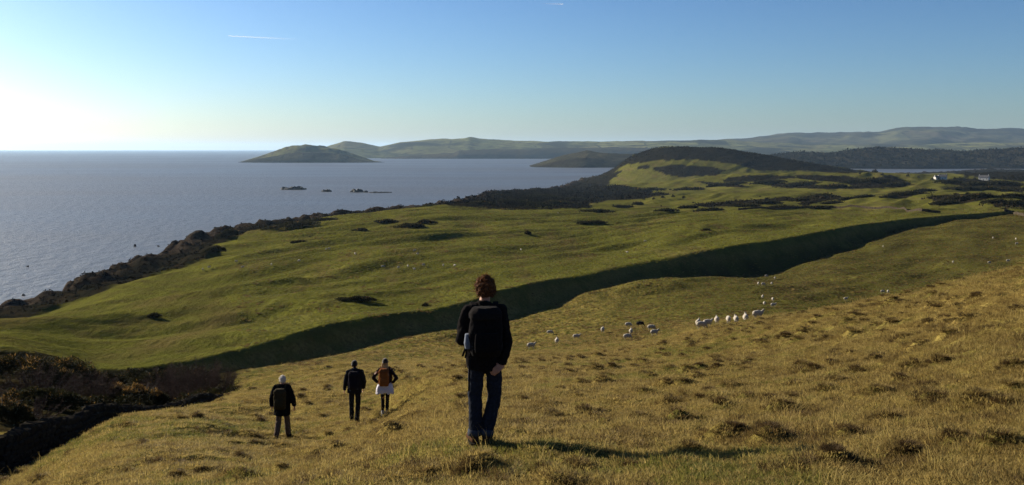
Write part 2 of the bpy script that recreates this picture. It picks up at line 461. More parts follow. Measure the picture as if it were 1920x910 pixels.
        for (sl, sh_, fall) in SCARPS:
            sx0, sx1 = min(p[0] for p in sl) - 40, max(p[0] for p in sl) + 40; sy0, sy1 = min(p[1] for p in sl) - 40, max(p[1] for p in sl) + 40
            ks = np.nonzero((x > sx0) & (x < sx1) & (y > sy0) & (y < sy1))[0]
            if len(ks):
                ds, ps = seg_dist(x[ks], y[ks], sl)
                ds = ds + 1.3 * pn(x[ks] / 9, y[ks] / 9) + 0.4 * pn(x[ks] / 2.5, y[ks] / 2.5)
                taper = sst(0, 0.35, ps) * sst(len(sl) - 1, len(sl) - 1.35, ps) * sst(40, 12, np.abs(ds))
                z[ks] += taper * sh_ * (0.62 * np.exp(-(ds / (fall * 1.1)) ** 2) - 0.42 * np.exp(-((ds + fall * 1.0) / (fall * 0.8)) ** 2))
        nb = np.nonzero(r < 45)[0]
        for (mx_, my_, mr_, mh_) in MOUNDS:
            dd = ((x[nb] - mx_) ** 2 + (y[nb] - my_) ** 2) / (mr_ * mr_)
            k_ = nb[dd < 6]
            z[k_] += mh_ * np.exp(-dd[dd < 6] * 1.3)
    return z, S, scrub, dl

MOUNDS = []
def ground_z(x, y):
    z = land(np.atleast_1d(float(x)), np.atleast_1d(float(y)))[0]
    return float(z[0])

def sight(px, py, ymin=5.0, ymax=3000.0):
    """where the line of sight through a photo pixel first meets the land"""
    Y = np.exp(np.linspace(math.log(ymin), math.log(ymax), 2600))
    X = (px - 960) / FPX * Y
    z = land(X, Y)[0]
    ray = EYE - (py - 281.0) / FPX * Y
    hit = np.nonzero(z >= ray)[0]
    i = hit[0] if len(hit) else -1
    return X[i], Y[i], z[i]

def in_poly(px, py, poly):
    inside = np.zeros(px.shape, bool); n = len(poly); j = n - 1
    for i in range(n):
        xi, yi = poly[i]; xj, yj = poly[j]
        c = ((yi > py) != (yj > py)) & (px < (xj - xi) * (py - yi) / (yj - yi + 1e-9) + xi)
        inside ^= c; j = i
    return inside

for pix, sh_, fall in [([(210,600),(300,578),(390,560),(470,540),(570,522)], 1.7, 11), ([(480,583),(560,577),(640,570),(720,560)], 1.2, 8), ([(-40,648),(60,634),(150,620),(250,602)], 1.4, 9),
        ([(330,655),(410,640),(500,622)], 1.0, 6), ([(440,462),(520,452),(600,444),(680,436)], 1.0, 10), ([(700,512),(800,494),(900,482),(1000,474)], 0.7, 10), ([(880,462),(980,448),(1100,438)], 0.8, 12),
        ([(560,500),(640,488),(740,470)], 0.7, 10), ([(940,600),(1010,586),(1090,566),(1180,550),(1280,536)], 1.5, 9), ([(1080,582),(1160,572),(1240,560)], 0.7, 7), ([(1330,545),(1420,548),(1500,540)], 0.8, 8), ([(1600,530),(1660,522),(1730,520)], 1.0, 9),
        ([(700,640),(760,625),(830,612)], 0.8, 6), ([(1060,430),(1160,420),(1260,415)], 0.9, 12), ([(1250,450),(1350,436),(1450,426)], 0.7, 12)]:
    pts_ = []
    for (qx, qy) in pix:
        Yv = np.exp(np.linspace(math.log(90), math.log(700), 900)); Xv = (qx - 960) / FPX * Yv
        hit = np.nonzero(land(Xv, Yv, False)[0] >= EYE - (qy - 281.0) / FPX * Yv)[0]
        if len(hit): pts_.append((Xv[hit[0]], Yv[hit[0]]))
    if len(pts_) > 1: SCARPS.append((pts_, sh_, fall))
for (mx_, my_, mw_) in [(1640,748,50),(1830,757,70),(1500,691,30),(1345,694,24),(1602,700,26),(1560,880,80),(1700,858,50),(1790,840,60),(1870,850,55),(1080,880,50),(1500,890,50),
      (1440,816,45),(1385,822,35),(1550,737,34),(1900,690,40),(1790,642,36),(1860,605,36),(1905,595,30),(1110,786,24),(1640,680,24),(1760,690,40),(770,850,26),(1015,882,36),(1350,772,26),
      (1490,730,26),(1570,720,24),(1880,760,40),(1450,760,24),(1330,750,18),(1250,720,18),(1180,745,16),(1690,640,22),(1550,640,18),(1470,640,16),(1740,610,20),(1620,605,14),(1830,560,16),
      (690,880,26),(880,890,30),(600,860,20),(450,890,24),(330,895,26),(240,890,26),(980,790,16),(760,790,14),(1050,735,14),(1290,850,30),(1180,870,28),(1660,790,34),(1740,745,30),(1400,700,18)]:
    Yv = np.exp(np.linspace(math.log(5), math.log(60), 500)); Xv = (mx_ - 960) / FPX * Yv
    hit = np.nonzero(land(Xv, Yv, False)[0] >= EYE - (my_ - 281.0) / FPX * Yv)[0]
    if len(hit):
        k = hit[0]; rad = mw_ / FPX * Yv[k] * 0.55
        MOUNDS.append((Xv[k], Yv[k], rad * random.uniform(0.8, 1.15), rad * random.uniform(0.65, 0.95)))

# ---- ground mesh: rings about the viewpoint, close where we stand, wide far off
th = np.concatenate([np.linspace(-180, -62, 13)[:-1], np.linspace(-62, -32.5, 34)[:-1], np.linspace(-32.5, 32.5, 640), np.linspace(32.5, 62, 34)[1:], np.linspace(62, 180, 13)[1:-1]])
th = np.radians(th)
rr = np.concatenate([[0.03, 0.4, 0.8, 1.2, 1.6, 1.9], np.exp(np.arange(math.log(2.2), math.log(3900), 0.0061))])
TH, RR = np.meshgrid(th, rr)
GX, GY = (RR * np.sin(TH)).ravel(), (RR * np.cos(TH)).ravel()
GZ, GS, GSC, GDL = land(GX, GY)
nr, nt = len(rr), len(th)
idx = np.arange(nr * nt).reshape(nr, nt)
A_ = idx[:-1, :]; B_ = idx[1:, :]
q = np.stack([A_, B_, np.roll(B_, -1, 1), np.roll(A_, -1, 1)], -1).reshape(-1, 4)
keep = (GZ[q].max(1) > -2.5)
q = q[keep]
verts = np.stack([GX, GY, GZ], 1)
used = np.zeros(len(verts), bool); used[q.ravel()] = True
remap = np.cumsum(used) - 1
V = verts[used]
allf = remap[q]
gm = mesh_np('ground', V, allf)
# cover: r pasture, g scrub and painted valley shade, b rock
px = 960 + FPX * V[:, 0] / np.maximum(V[:, 1], 1); py = 281 + FPX * (EYE - V[:, 2]) / np.maximum(V[:, 1], 1)
rV = np.hypot(V[:, 0], V[:, 1])
S_ = GS[used]; SC_ = GSC[used]; DL_ = GDL[used]
pas = sst(0.55, 0.98, S_) * sst(70, 100, rV)
pas = np.maximum(pas, 0.35 * sst(-0.1, 0.4, fbm(V[:, 0] / 9, V[:, 1] / 9, 2)) * (rV < 400))
moor_shade = (1 - sst(0.2, 0.8, S_)) * sst(105, 160, rV + 25 * pn(V[:, 0] / 40, V[:, 1] / 40)) * sst(1000, 1500, px) * (0.52 + 0.30 * fbm(V[:, 0] / 14, V[:, 1] / 30, 3))  # rough growth plus painted shade of the valley side facing off the sun
scr = np.maximum(SC_, np.clip(moor_shade, 0, 0.8))
pas = np.maximum(pas, 0.8 * (1 - sst(0.2, 0.8, S_)) * sst(105, 150, rV) * sst(900, 1350, px))
front = V[:, 1] > 250
wx = 6 * pn(V[:, 0] / 60, V[:, 1] / 60) * 1.0
pxw, pyw = px + wx * 2.2, py + wx * 0.35
DARK = [  # patches of heath, gorse and wood in the far land (outlined where they lie)
 [(1130,322),(1160,305),(1195,289),(1235,277),(1290,274),(1345,276),(1400,286),(1470,298),(1560,313),(1640,325),(1600,327),(1500,322),(1420,321),(1390,312),(1330,303),(1280,300),(1240,302),(1190,306),(1160,318),(1148,340),(1130,351),(1040,352)],
 [(1190,312),(1215,309),(1222,318),(1195,320)],[(1230,318),(1270,311),(1330,314),(1370,322),(1340,330),(1280,334),(1240,328)],
 [(1000,356),(1130,352),(1200,357),(1205,364),(1100,366),(1100,380),(1085,391),(960,396),(930,394),(836,386),(836,378),(930,358)],
 [(1360,333),(1480,330),(1500,335),(1430,341),(1350,341)],[(1490,330),(1600,333),(1650,345),(1580,345),(1500,337)],
 [(1450,343),(1560,350),(1640,353),(1560,357),(1450,352)],[(1310,342),(1380,345),(1400,352),(1340,352)],
 [(1300,385),(1390,378),(1480,370),(1500,376),(1410,386),(1330,392)],[(1500,372),(1560,366),(1580,372),(1530,382),(1490,388)],
 [(1600,340),(1680,331),(1710,345),(1690,352),(1600,353)],[(1660,372),(1720,361),(1745,364),(1700,374)],[(1740,372),(1800,365),(1870,369),(1830,380),(1760,388)],
 [(1760,342),(1800,335),(1920,345),(1920,362),(1850,358),(1800,352)],[(1780,326),(1860,318),(1960,318),(1960,345),(1870,338)],[(1860,382),(1920,375),(1960,400),(1890,398)],
]
dk = np.zeros(len(V), bool)
fi = np.nonzero(front)[0]
for poly in DARK:
    dk[fi] |= in_poly(pxw[fi], pyw[fi], poly)
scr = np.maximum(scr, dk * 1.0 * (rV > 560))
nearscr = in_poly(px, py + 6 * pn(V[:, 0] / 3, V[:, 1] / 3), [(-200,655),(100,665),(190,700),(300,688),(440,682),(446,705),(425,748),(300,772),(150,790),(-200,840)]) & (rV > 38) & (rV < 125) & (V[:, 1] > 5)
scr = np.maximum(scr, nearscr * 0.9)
brown = in_poly(pxw, pyw, [(975,386),(1070,378),(1075,384),(1010,392)]) & (rV > 560)
scr = np.where(brown, 0.35, scr)
rock = sst(16, 2, DL_ + 5 * pn(V[:, 0] / 9, V[:, 1] / 9)) * (rV > 110) * sst(0.5, 1, SC_)
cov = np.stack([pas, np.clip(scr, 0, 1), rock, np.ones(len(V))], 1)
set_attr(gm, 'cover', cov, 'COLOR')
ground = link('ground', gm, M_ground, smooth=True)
tag(ground, kind='structure')

# ---- sea
sv = []
ang = np.linspace(0, 2 * np.pi, 97)[:-1]
sea_r = 60000.0
bm = bmesh.new()
ring = [bm.verts.new((sea_r * math.cos(t), sea_r * math.sin(t), 0)) for t in ang]
bm.faces.new(ring)
me = bpy.data.meshes.new('sea'); bm.to_mesh(me); bm.free()
tag(link('sea', me, M_sea), kind='structure')

# ---- far land
def ridge(name, sil, Yf, Yr, Yb, mat, nx=260, ny=46, rough=1.0, power=0.8, wl=400.0, seed=0.0):
    xs = np.array([(p - 960) / FPX * Yr for p, q_ in sil]); zs = np.array([EYE - (q_ - 281) / FPX * Yr for p, q_ in sil])
    X = np.linspace(xs[0], xs[-1], nx); tY = np.linspace(0, 1, ny)
    XX, TT = np.meshgrid(X, tY)
    top = np.interp(XX, xs, zs)
    YY = Yf + (Yb - Yf) * TT
    YY = YY + 0.10 * (Yr - Yf) * pn(XX / (wl * 1.3) + seed, TT * 2)
    tr = (Yr - Yf) / (Yb - Yf)
    prof = np.where(TT < tr, np.sin(np.clip(TT / tr, 0, 1) * np.pi / 2) ** power, np.cos(np.clip((TT - tr) / (1 - tr), 0, 1) * np.pi / 2))
    n = fbm(XX / wl + seed, YY / wl, 5, 0.55)
    ZZ = -8 + (top + 8) * prof + n * rough * (0.12 * np.maximum(top, 5)) * np.clip(prof * 1.2, 0, 1) * np.where(np.abs(TT - tr) < 0.03, 0.25, 1)
    v = np.stack([XX * (YY / Yr), YY, ZZ], -1).reshape(-1, 3)
    i = np.arange(nx * ny).reshape(ny, nx)
    f = np.stack([i[:-1, :-1], i[:-1, 1:], i[1:, 1:], i[1:, :-1]], -1).reshape(-1, 4)
    return tag(link(name, mesh_np(name, v, f), mat, smooth=True), kind='structure')

M_far = hill_material('far_hill_land', [(0.0, (0.030, 0.032, 0.018)), (0.3, (0.075, 0.090, 0.034)), (0.55, (0.18, 0.18, 0.075)), (0.75, (0.060, 0.050, 0.032)), (1.0, (0.15, 0.16, 0.055))], 0.0026, woodamt=(0.50, 0.60), nscale=0.0016)
M_moor = hill_material('far_moor', [(0.0, (0.028, 0.028, 0.020)), (0.35, (0.070, 0.055, 0.038)), (0.6, (0.10, 0.11, 0.050)), (0.8, (0.050, 0.042, 0.030)), (1.0, (0.085, 0.090, 0.044))], 0.0018, woodamt=(0.45, 0.60), nscale=0.0011)
M_isle = hill_material('island_turf', [(0.0, (0.060, 0.062, 0.026)), (0.5, (0.105, 0.110, 0.042)), (1.0, (0.12, 0.11, 0.05))], 0.004, wood=(0.040, 0.033, 0.022), woodamt=(0.50, 0.62), nscale=0.005)
M_dark_turf = hill_material('headland_heath', [(0.0, (0.020, 0.020, 0.012)), (0.5, (0.045, 0.042, 0.022)), (1.0, (0.060, 0.050, 0.030))], 0.006, wood=(0.020, 0.017, 0.012), woodamt=(0.42, 0.60), nscale=0.006)
M_wood = hill_material('wooded_ridge_floor', [(0.0, (0.035, 0.030, 0.018)), (1.0, (0.060, 0.050, 0.028))], 0.004, wood=(0.028, 0.025, 0.018), woodamt=(0.4, 0.6), nscale=0.006)

ridge('far_hills', [(1180,300),(1240,285),(1300,270),(1340,265),(1390,262),(1430,257),(1480,251),(1520,254),(1600,252),(1650,251),(1680,246),(1740,243),(1800,245),(1850,246),(1920,248),(2050,244),(2200,250),(2500,262),(2700,290)], 9300, 12500, 15000, M_moor, nx=320, ny=60, wl=900, seed=2.0, rough=1.1, power=0.75)
ridge('far_coast_hills', [(560,300),(590,284),(620,275),(645,268),(680,272),(712,277),(750,268),(800,264),(868,262.5),(880,260),(900,264),(1000,267),(1100,268),(1200,266.5),(1250,265),(1340,264),(1400,268),(1500,272),(1620,274),(1800,270),(2000,270),(2300,276),(2500,300)], 7700, 9200, 10500, M_far, nx=420, ny=60, wl=600, seed=5.0, rough=0.9, power=0.7)
ridge('headland', [(978,318),(990,314),(1020,304),(1060,292),(1100,285),(1130,288),(1170,290),(1230,289),(1290,294),(1380,306),(1440,318)], 3850, 4200, 4700, M_dark_turf, nx=160, ny=36, wl=160, seed=8.0, rough=1.2)
ridge('island', [(448,306),(470,300),(500,290),(510,286),(525,281),(545,275.5),(572,273),(600,275.5),(630,280.5),(662,289.5),(686,298),(702,303.6),(724,306)], 5350, 5640, 6000, M_isle, nx=180, ny=40, wl=170, seed=11.0, rough=1.3, power=0.7)
ridge('wooded_ridge', [(1420,312),(1450,294),(1500,289),(1560,291),(1600,285),(1640,281),(1700,284),(1760,285),(1800,289),(1850,285),(1920,282),(2050,279),(2250,290),(2450,318)], 3620, 4100, 4800, M_wood, nx=220, ny=40, wl=240, seed=14.0, rough=0.9, power=0.6)
slope = ridge('lower_slope', [(446,306),(480,300),(520,293.5),(560,288),(600,287),(640,291),(672,300),(690,304),(722,306)], 5240, 5420, 5700, M_dark_turf, nx=160, ny=30, wl=120, seed=21.0, rough=1.4, power=0.6)
slope.parent = bpy.data.objects['island']
shore = ridge('wooded_shore', [(690,301),(740,296),(800,291),(850,289),(860,284),(920,282),(1000,281),(1080,279),(1180,278),(1280,281),(1380,288),(1420,300)], 7350, 7650, 8300, M_wood, nx=260, ny=30, wl=220, seed=24.0, rough=0.9, power=0.5)
ridge('forest_brow', [(1560,262),(1620,256),(1655,252),(1684,247),(1740,244),(1800,246),(1850,247),(1920,249),(2050,246),(2200,252),(2300,262)], 11000, 11900, 12300, M_wood, nx=160, ny=26, wl=420, seed=29.0, rough=0.6, power=0.6)
# ------------------------------------------------------------------ air
M_haze = NT('haze_air')
pv = M_haze.n('ShaderNodeVolumePrincipled')
pv.inputs['Color'].default_value = (0.46, 0.70, 1.0, 1)
pv.inputs['Density'].default_value = 2.0e-5
pv.inputs['Anisotropy'].default_value = 0.25
M_haze.l(pv.outputs[0], M_haze.out.inputs['Volume'])
hb = bmesh.new()
bmesh.ops.create_cube(hb, size=1.0)
for v in hb.verts:
    v.co = Vector((v.co.x * 124000, v.co.y * 124000, -14 + (v.co.z + 0.5) * 400))
me = bpy.data.meshes.new('haze'); hb.to_mesh(me); hb.free()
haze = tag(link('haze', me, M_haze.m), kind='stuff')

# ------------------------------------------------------------------ grass of the near hillside
def blade_mesh(name, blades, mat, seed):
    """blades: list of (x, y, height, width, lean, heading)"""
    V_, F_ = [], []
    for (bx_, by_, h, w, lean, hd) in blades:
        c, s_ = math.cos(hd), math.sin(hd)
        i = len(V_)
        for (tz, ww) in ((-0.12, 1.0), (0.5, 0.8), (1.0, 0.12)):
            off = lean * h * max(tz, 0) ** 1.7
            zz = h * tz * (1 - 0.35 * lean * max(tz, 0))
            for sg in (-1, 1):
                V_.append((bx_ + off * c - sg * s_ * w * ww * 0.5, by_ + off * s_ + sg * c * w * ww * 0.5, zz))
        F_ += [(i, i + 1, i + 3, i + 2), (i + 2, i + 3, i + 5, i + 4)]
    me = mesh_np(name, np.array(V_), np.array(F_))
    me.materials.append(mat)
    return me

def grass_material():
    t = NT('hill_grass_blades')
    tint = t.attr('tint', 'INSTANCER').outputs['Fac']
    z = t.n('ShaderNodeSeparateXYZ'); t.l(t.pos(), z.inputs[0])
    c = t.ramp(tint, [(0.0, (0.024, 0.017, 0.008)), (0.20, (0.095, 0.058, 0.023)), (0.40, (0.225, 0.162, 0.051)), (0.60, (0.385, 0.292, 0.096)), (0.78, (0.200, 0.182, 0.042)), (1.0, (0.105, 0.120, 0.022))])
    info = t.n('ShaderNodeObjectInfo')
    c = t.mix(t.math('MULTIPLY', t.noise(60, 2), 0.25), c, (0.100, 0.074, 0.030))
    return t.bsdf(c, 0.75, None, 0.15, transl=0.5)
M_blade = grass_material()

tuft_col = bpy.data.collections.new('grass_sources')
def tuft(i, n, spread, h0, h1, w, lean0, lean1):
    rs = random.Random(100 + i)
    bl = []
    for k in range(n):
        a = rs.uniform(0, 2 * math.pi); d = spread * math.sqrt(rs.random())
        bl.append((d * math.cos(a), d * math.sin(a), rs.uniform(h0, h1), w * rs.uniform(0.7, 1.3), rs.uniform(lean0, lean1), a + rs.gauss(0, 0.9)))
    o = bpy.data.objects.new('grass_tuft_%02d' % i, blade_mesh('grass_tuft_%02d' % i, bl, M_blade, i))
    tuft_col.objects.link(o)
tuft(0, 60, 0.13, 0.014, 0.034, 0.0048, 0.3, 1.4)
tuft(1, 60, 0.14, 0.012, 0.030, 0.0052, 0.4, 1.6)
tuft(2, 64, 0.12, 0.018, 0.046, 0.0050, 0.3, 1.3)
tuft(3, 110, 0.085, 0.035, 0.085, 0.0050, 0.4, 1.5)
tuft(4, 120, 0.11, 0.035, 0.072, 0.0055, 0.5, 1.6)
tuft(5, 9, 0.09, 0.12, 0.26, 0.0030, 0.1, 0.8)

rg = np.random.default_rng(5)
def dens_points(n, r0, r1, p, half=31.5):
    e = 2 - p
    r = (r0 ** e + rg.random(n) * (r1 ** e - r0 ** e)) ** (1 / e)
    t = np.radians(rg.uniform(-half, half, n))
    return r * np.sin(t), r * np.cos(t), r
gx1, gy1, gr1 = dens_points(150000, 4.5, 130, 1.55)
kind = rg.choice([0, 1, 2, 2], len(gx1))
scale = (0.85 + 0.5 * rg.random(len(gx1))) * np.interp(gr1, [5, 20, 60, 130], [0.9, 1.1, 1.7, 2.4])
n1 = fbm(gx1 / 3.0, gy1 / 3.0, 3); n2 = fbm(gx1 / 0.8 + 5, gy1 / 0.8, 2); n3 = fbm(gx1 / 11 - 4, gy1 / 11, 2)
tint = 0.47 + 0.20 * n2 + 0.10 * rg.normal(size=len(gx1)) + 0.36 * sst(0.12, 0.55, n1 * 0.6 + n3 * 0.7) * (rg.random(len(gx1)) < 0.75)
tint = tint + 0.10 * sst(2, -8, gx1) * rg.random(len(gx1))
# tussocks in patches
tus = (fbm(gx1 / 1.1 + 9, gy1 / 1.1, 3) > 0.42) & (rg.random(len(gx1)) < 0.16)
kind = np.where(tus, rg.choice([3, 4], len(gx1)), kind)
tint = np.where(tus, 0.17 + 0.13 * rg.normal(size=len(gx1)), tint)
st = rg.random(len(gx1)) < 0.008
kind = np.where(st, 5, kind); tint = np.where(st, 0.58, tint)
scale = np.where(tus, scale * 0.85, scale)
# dark tufts over each hummock: dead grass plus hummock shade put into the tint
ex_, ey_ = [], []
for (mx_, my_, mr_, mh_) in MOUNDS:
    k = int(60 * min(1.8, max(0.5, mr_ / 0.2)))
    ex_ += list(mx_ + rg.normal(size=k) * mr_ * 0.75); ey_ += list(my_ + rg.normal(size=k) * mr_ * 0.65)
ci, cj = np.meshgrid(np.arange(-40, 41), np.arange(4, 62))
kx, ky, kr, kp = cell_points(ci.ravel(), cj.ravel())
km = cell_here(kx, ky, kp) & (np.abs(kx) < ky * 0.62) & (ky > 4.5)
for x_, y_, r_ in zip(kx[km], ky[km], kr[km]):
    k = int(7 + 60 * r_)
    ex_ += list(x_ + 0.05 + rg.normal(size=k) * r_ * 0.7); ey_ += list(y_ - 0.03 + rg.normal(size=k) * r_ * 0.6)
ex_, ey_ = np.array(ex_), np.array(ey_)
er = np.hypot(ex_, ey_)
gx = np.concatenate([gx1, ex_]); gy = np.concatenate([gy1, ey_])
kind = np.concatenate([kind, rg.choice([3, 4, 2], len(ex_))])
scale = np.concatenate([scale, (0.5 + 0.45 * rg.random(len(ex_))) * np.interp(er, [5, 40], [0.8, 1.3])])
tint = np.concatenate([tint, np.where(rg.random(len(ex_)) < 0.3, 0.45, 0.06 + 0.14 * rg.random(len(ex_)))])
# coarser tufts and rushes farther off: the pasture beyond the bank and the valley floor
nf = 90000
fx, fy, fr = dens_points(nf, 95, 620, 1.75, 30)
gx = np.concatenate([gx, fx]); gy = np.concatenate([gy, fy])
kind = np.concatenate([kind, rg.choice([2, 3, 4], nf)])
fs = fbm(fx / 9 + 1, fy / 9, 3)
fk = (fs > 0.38) & (rg.random(nf) < 0.5)
scale = np.concatenate([scale, np.where(fk, 2.4, 1.7) * (0.7 + 0.8 * rg.random(nf)) * np.interp(fr, [95, 620], [1.0, 2.2])])
ftint = np.where(fk, 0.12 + 0.25 * rg.random(nf), 0.86 + 0.14 * rg.random(nf))
tint = np.concatenate([tint, ftint])
gz, gS, gsc, _ = land(gx, gy)
isfar = np.arange(len(gx)) >= len(gx) - nf
tint = np.where(isfar & (gS < 0.5) & (rg.random(len(tint)) < 0.45), 0.15 + 0.3 * rg.random(len(tint)), tint)
gpx = 960 + FPX * gx / gy; gpy = 281 + FPX * (EYE - gz) / gy
ok = ((gS < 0.5) | (np.hypot(gx, gy) < 60) | isfar) & (gsc < 0.3) & ~((gx < -14.4) & (gy > 20) & (gpx < 446)) & ~((np.hypot(gx + 0.32, gy - 10.5) < 0.42) & (kind > 1))
gx, gy, gz, kind, scale, tint = [a[ok] for a in (gx, gy, gz, kind, scale, tint)]
pm = bpy.data.meshes.new('grass'); pm.vertices.add(len(gx))
pm.vertices.foreach_set('co', np.stack([gx, gy, gz - 0.004], 1).astype(np.float32).ravel())
set_attr(pm, 'tint', np.clip(tint, 0, 1)); set_attr(pm, 'pick', kind.astype(np.int32), 'INT')
rot = np.stack([rg.normal(size=len(gx)) * 0.12, rg.normal(size=len(gx)) * 0.12, rg.random(len(gx)) * 6.283], 1)
set_attr(pm, 'turn', rot, 'FLOAT_VECTOR'); set_attr(pm, 'size', scale)
grass = bpy.data.objects.new('grass', pm); COL.objects.link(grass)
tag(grass, 'short straw coloured grass and tussocks on the near hillside', 'grass', kind='stuff')
def instancer(obj, coll):
    ng = bpy.data.node_groups.new('scatter', 'GeometryNodeTree')
    ng.interface.new_socket('Geometry', in_out='INPUT', socket_type='NodeSocketGeometry')
    ng.interface.new_socket('Geometry', in_out='OUTPUT', socket_type='NodeSocketGeometry')
    N = ng.nodes; L = ng.links
    gi = N.new('NodeGroupInput'); go = N.new('NodeGroupOutput')
    ci = N.new('GeometryNodeCollectionInfo'); ci.inputs['Collection'].default_value = coll
    ci.inputs['Separate Children'].default_value = True; ci.inputs['Reset Children'].default_value = True
    ip = N.new('GeometryNodeInstanceOnPoints'); ip.inputs['Pick Instance'].default_value = True
    def na(name, typ):
        n = N.new('GeometryNodeInputNamedAttribute'); n.data_type = typ; n.inputs['Name'].default_value = name; return n.outputs[0]
    L.new(gi.outputs[0], ip.inputs['Points']); L.new(ci.outputs[0], ip.inputs['Instance'])
    L.new(na('pick', 'INT'), ip.inputs['Instance Index'])
    e2r = N.new('FunctionNodeEulerToRotation'); L.new(na('turn', 'FLOAT_VECTOR'), e2r.inputs[0]); L.new(e2r.outputs[0], ip.inputs['Rotation'])
    L.new(na('size', 'FLOAT'), ip.inputs['Scale'])
    L.new(ip.outputs[0], go.inputs[0])
    md = obj.modifiers.new('scatter', 'NODES'); md.node_group = ng
instancer(grass, tuft_col)

# ------------------------------------------------------------------ dry stone walls
def stone_mesh(seed, sx, sy, sz):
    rs = random.Random(seed)
    b = bmesh.new()
    bmesh.ops.create_cube(b, size=1.0)
    bmesh.ops.bevel(b, geom=list(b.edges), offset=0.16, segments=1, affect='EDGES', profile=0.5)
    for v in b.verts:
        v.co = Vector((v.co.x * sx * rs.uniform(0.86, 1.1), v.co.y * sy * rs.uniform(0.86, 1.1), v.co.z * sz * rs.uniform(0.86, 1.1)))
    m = bpy.data.meshes.new('stone'); b.to_mesh(m); b.free()
    return m
def stone_material():
    t = NT('whinstone')
    c = t.ramp(t.noise(7, 5, 0.7), [(0.3, (0.016, 0.014, 0.011)), (0.55, (0.032, 0.028, 0.022)), (0.75, (0.060, 0.054, 0.042))])
    inf = t.n('ShaderNodeObjectInfo')
    c = t.mix(t.math('MULTIPLY', inf.outputs['Random'], 0.5), c, (0.020, 0.018, 0.013))
    c = t.mix(t.step(t.noise(3.0, 5, 0.7), 0.58, 0.66), c, (0.024, 0.024, 0.012))
    return t.bsdf(c, 0.95, t.bump(t.noise(22, 5, 0.7), 0.6, 0.02), 0.0)
M_stone = stone_material()
stones = [stone_mesh(i, 0.36, 0.30, 0.19) for i in range(8)]
for m in stones: m.materials.append(M_stone)
copes = [stone_mesh(40 + i, 0.15 + 0.035 * (i % 3), 0.42, 0.17 + 0.035 * i) for i in range(6)]
for m in copes: m.materials.append(M_stone)

def path_pts(line, step):
    out = []
    for (a, b) in zip(line[:-1], line[1:]):
        d = math.dist(a, b); n = max(1, int(d / step))
        for k in range(n):
            t = k / n
            out.append((a[0] + (b[0] - a[0]) * t, a[1] + (b[1] - a[1]) * t, math.atan2(b[1] - a[1], b[0] - a[0])))
    return out

WALL = [(-16.2, 18.5), (-14.6, 23), (-13.9, 26), (-14.3, 30), (-15.2, 36), (-15.9, 43), (-17.2, 58)]
wall = empty('dry_stone_wall', (-14.6, 23, ground_z(-14.6, 23)))
tag(wall, 'dark dry stone wall running down the edge of the near slope', 'stone wall')
wz = wall.location.copy()
rw = random.Random(21)
wp = path_pts(WALL, 0.37)
wpz = land(np.array([p[0] for p in wp]), np.array([p[1] for p in wp]), False)[0]
ex_v, ex_f, nparts = [], [], 0
def stone_join(V_, F_, m, M4):
    i = len(V_)
    V_ += [tuple(M4 @ v.co) for v in m.vertices]
    F_ += [tuple(i + k for k in p.vertices) for p in m.polygons]
cand = []
for j, ((wx_, wy_, wa), z0) in enumerate(zip(wp, wpz)):
    nx_, ny_ = math.sin(wa), -math.cos(wa)      # the face that looks to the right
    hw = 1.14 + 0.07 * math.sin(j * 0.31) + 0.09 * math.sin(j * 0.117 + 2) + rw.uniform(-0.06, 0.06)
    for c in range(6):
        for side in (1, -1):
            batter = 0.30 - 0.028 * c
            ox = (0.37 * 0.5 if c % 2 else 0)
            px_ = wx_ + nx_ * side * batter * 0.75 + math.cos(wa) * ox
            py_ = wy_ + ny_ * side * batter * 0.75 + math.sin(wa) * ox
            pz_ = z0 - 0.06 + hw * 0.155 * (c + 0.5)
            M4 = Matrix.Translation((px_, py_, pz_)) @ Euler((rw.gauss(0, 0.07), rw.gauss(0, 0.07), wa + rw.gauss(0, 0.08))).to_matrix().to_4x4() @ Matrix.Diagonal((rw.uniform(0.85, 1.15), 1.0, rw.uniform(0.9, 1.12), 1))
            cand.append((side == 1 and 22.5 < wy_ < 41, c, rw.choice(stones), M4))
    if True:
        M4 = Matrix.Translation((wx_, wy_, z0 + hw * 0.93 + 0.07)) @ Euler((rw.gauss(0, 0.16), rw.gauss(0, 0.34), wa + rw.gauss(0, 0.22))).to_matrix().to_4x4()
        cand.append((True, 9, rw.choice(copes), M4)); 
        M4 = Matrix.Translation((wx_ + math.cos(wa) * 0.18, wy_ + math.sin(wa) * 0.18, z0 + hw * 0.93 + 0.06)) @ Euler((rw.gauss(0, 0.16), rw.gauss(0, 0.34), wa + rw.gauss(0, 0.22))).to_matrix().to_4x4()
        cand.append((True, 9, rw.choice(copes), M4))
cand.sort(key=lambda c_: (not c_[0], -c_[1], (c_[3].translation - Vector((0, 0, EYE))).length))
for k, (vis, c, m, M4) in enumerate(cand):
    if k < 300 and vis:
        o = bpy.data.objects.new('stone', m); COL.objects.link(o); o.parent = wall
        o.matrix_local = Matrix.Translation(-wz) @ M4
    else:
        stone_join(ex_v, ex_f, m, Matrix.Translation(-wz) @ M4)
me = bpy.data.meshes.new('wall_stones'); me.from_pydata(ex_v, [], ex_f); me.update()
tag(link('wall_stones', me, M_stone, wall), kind='stuff')
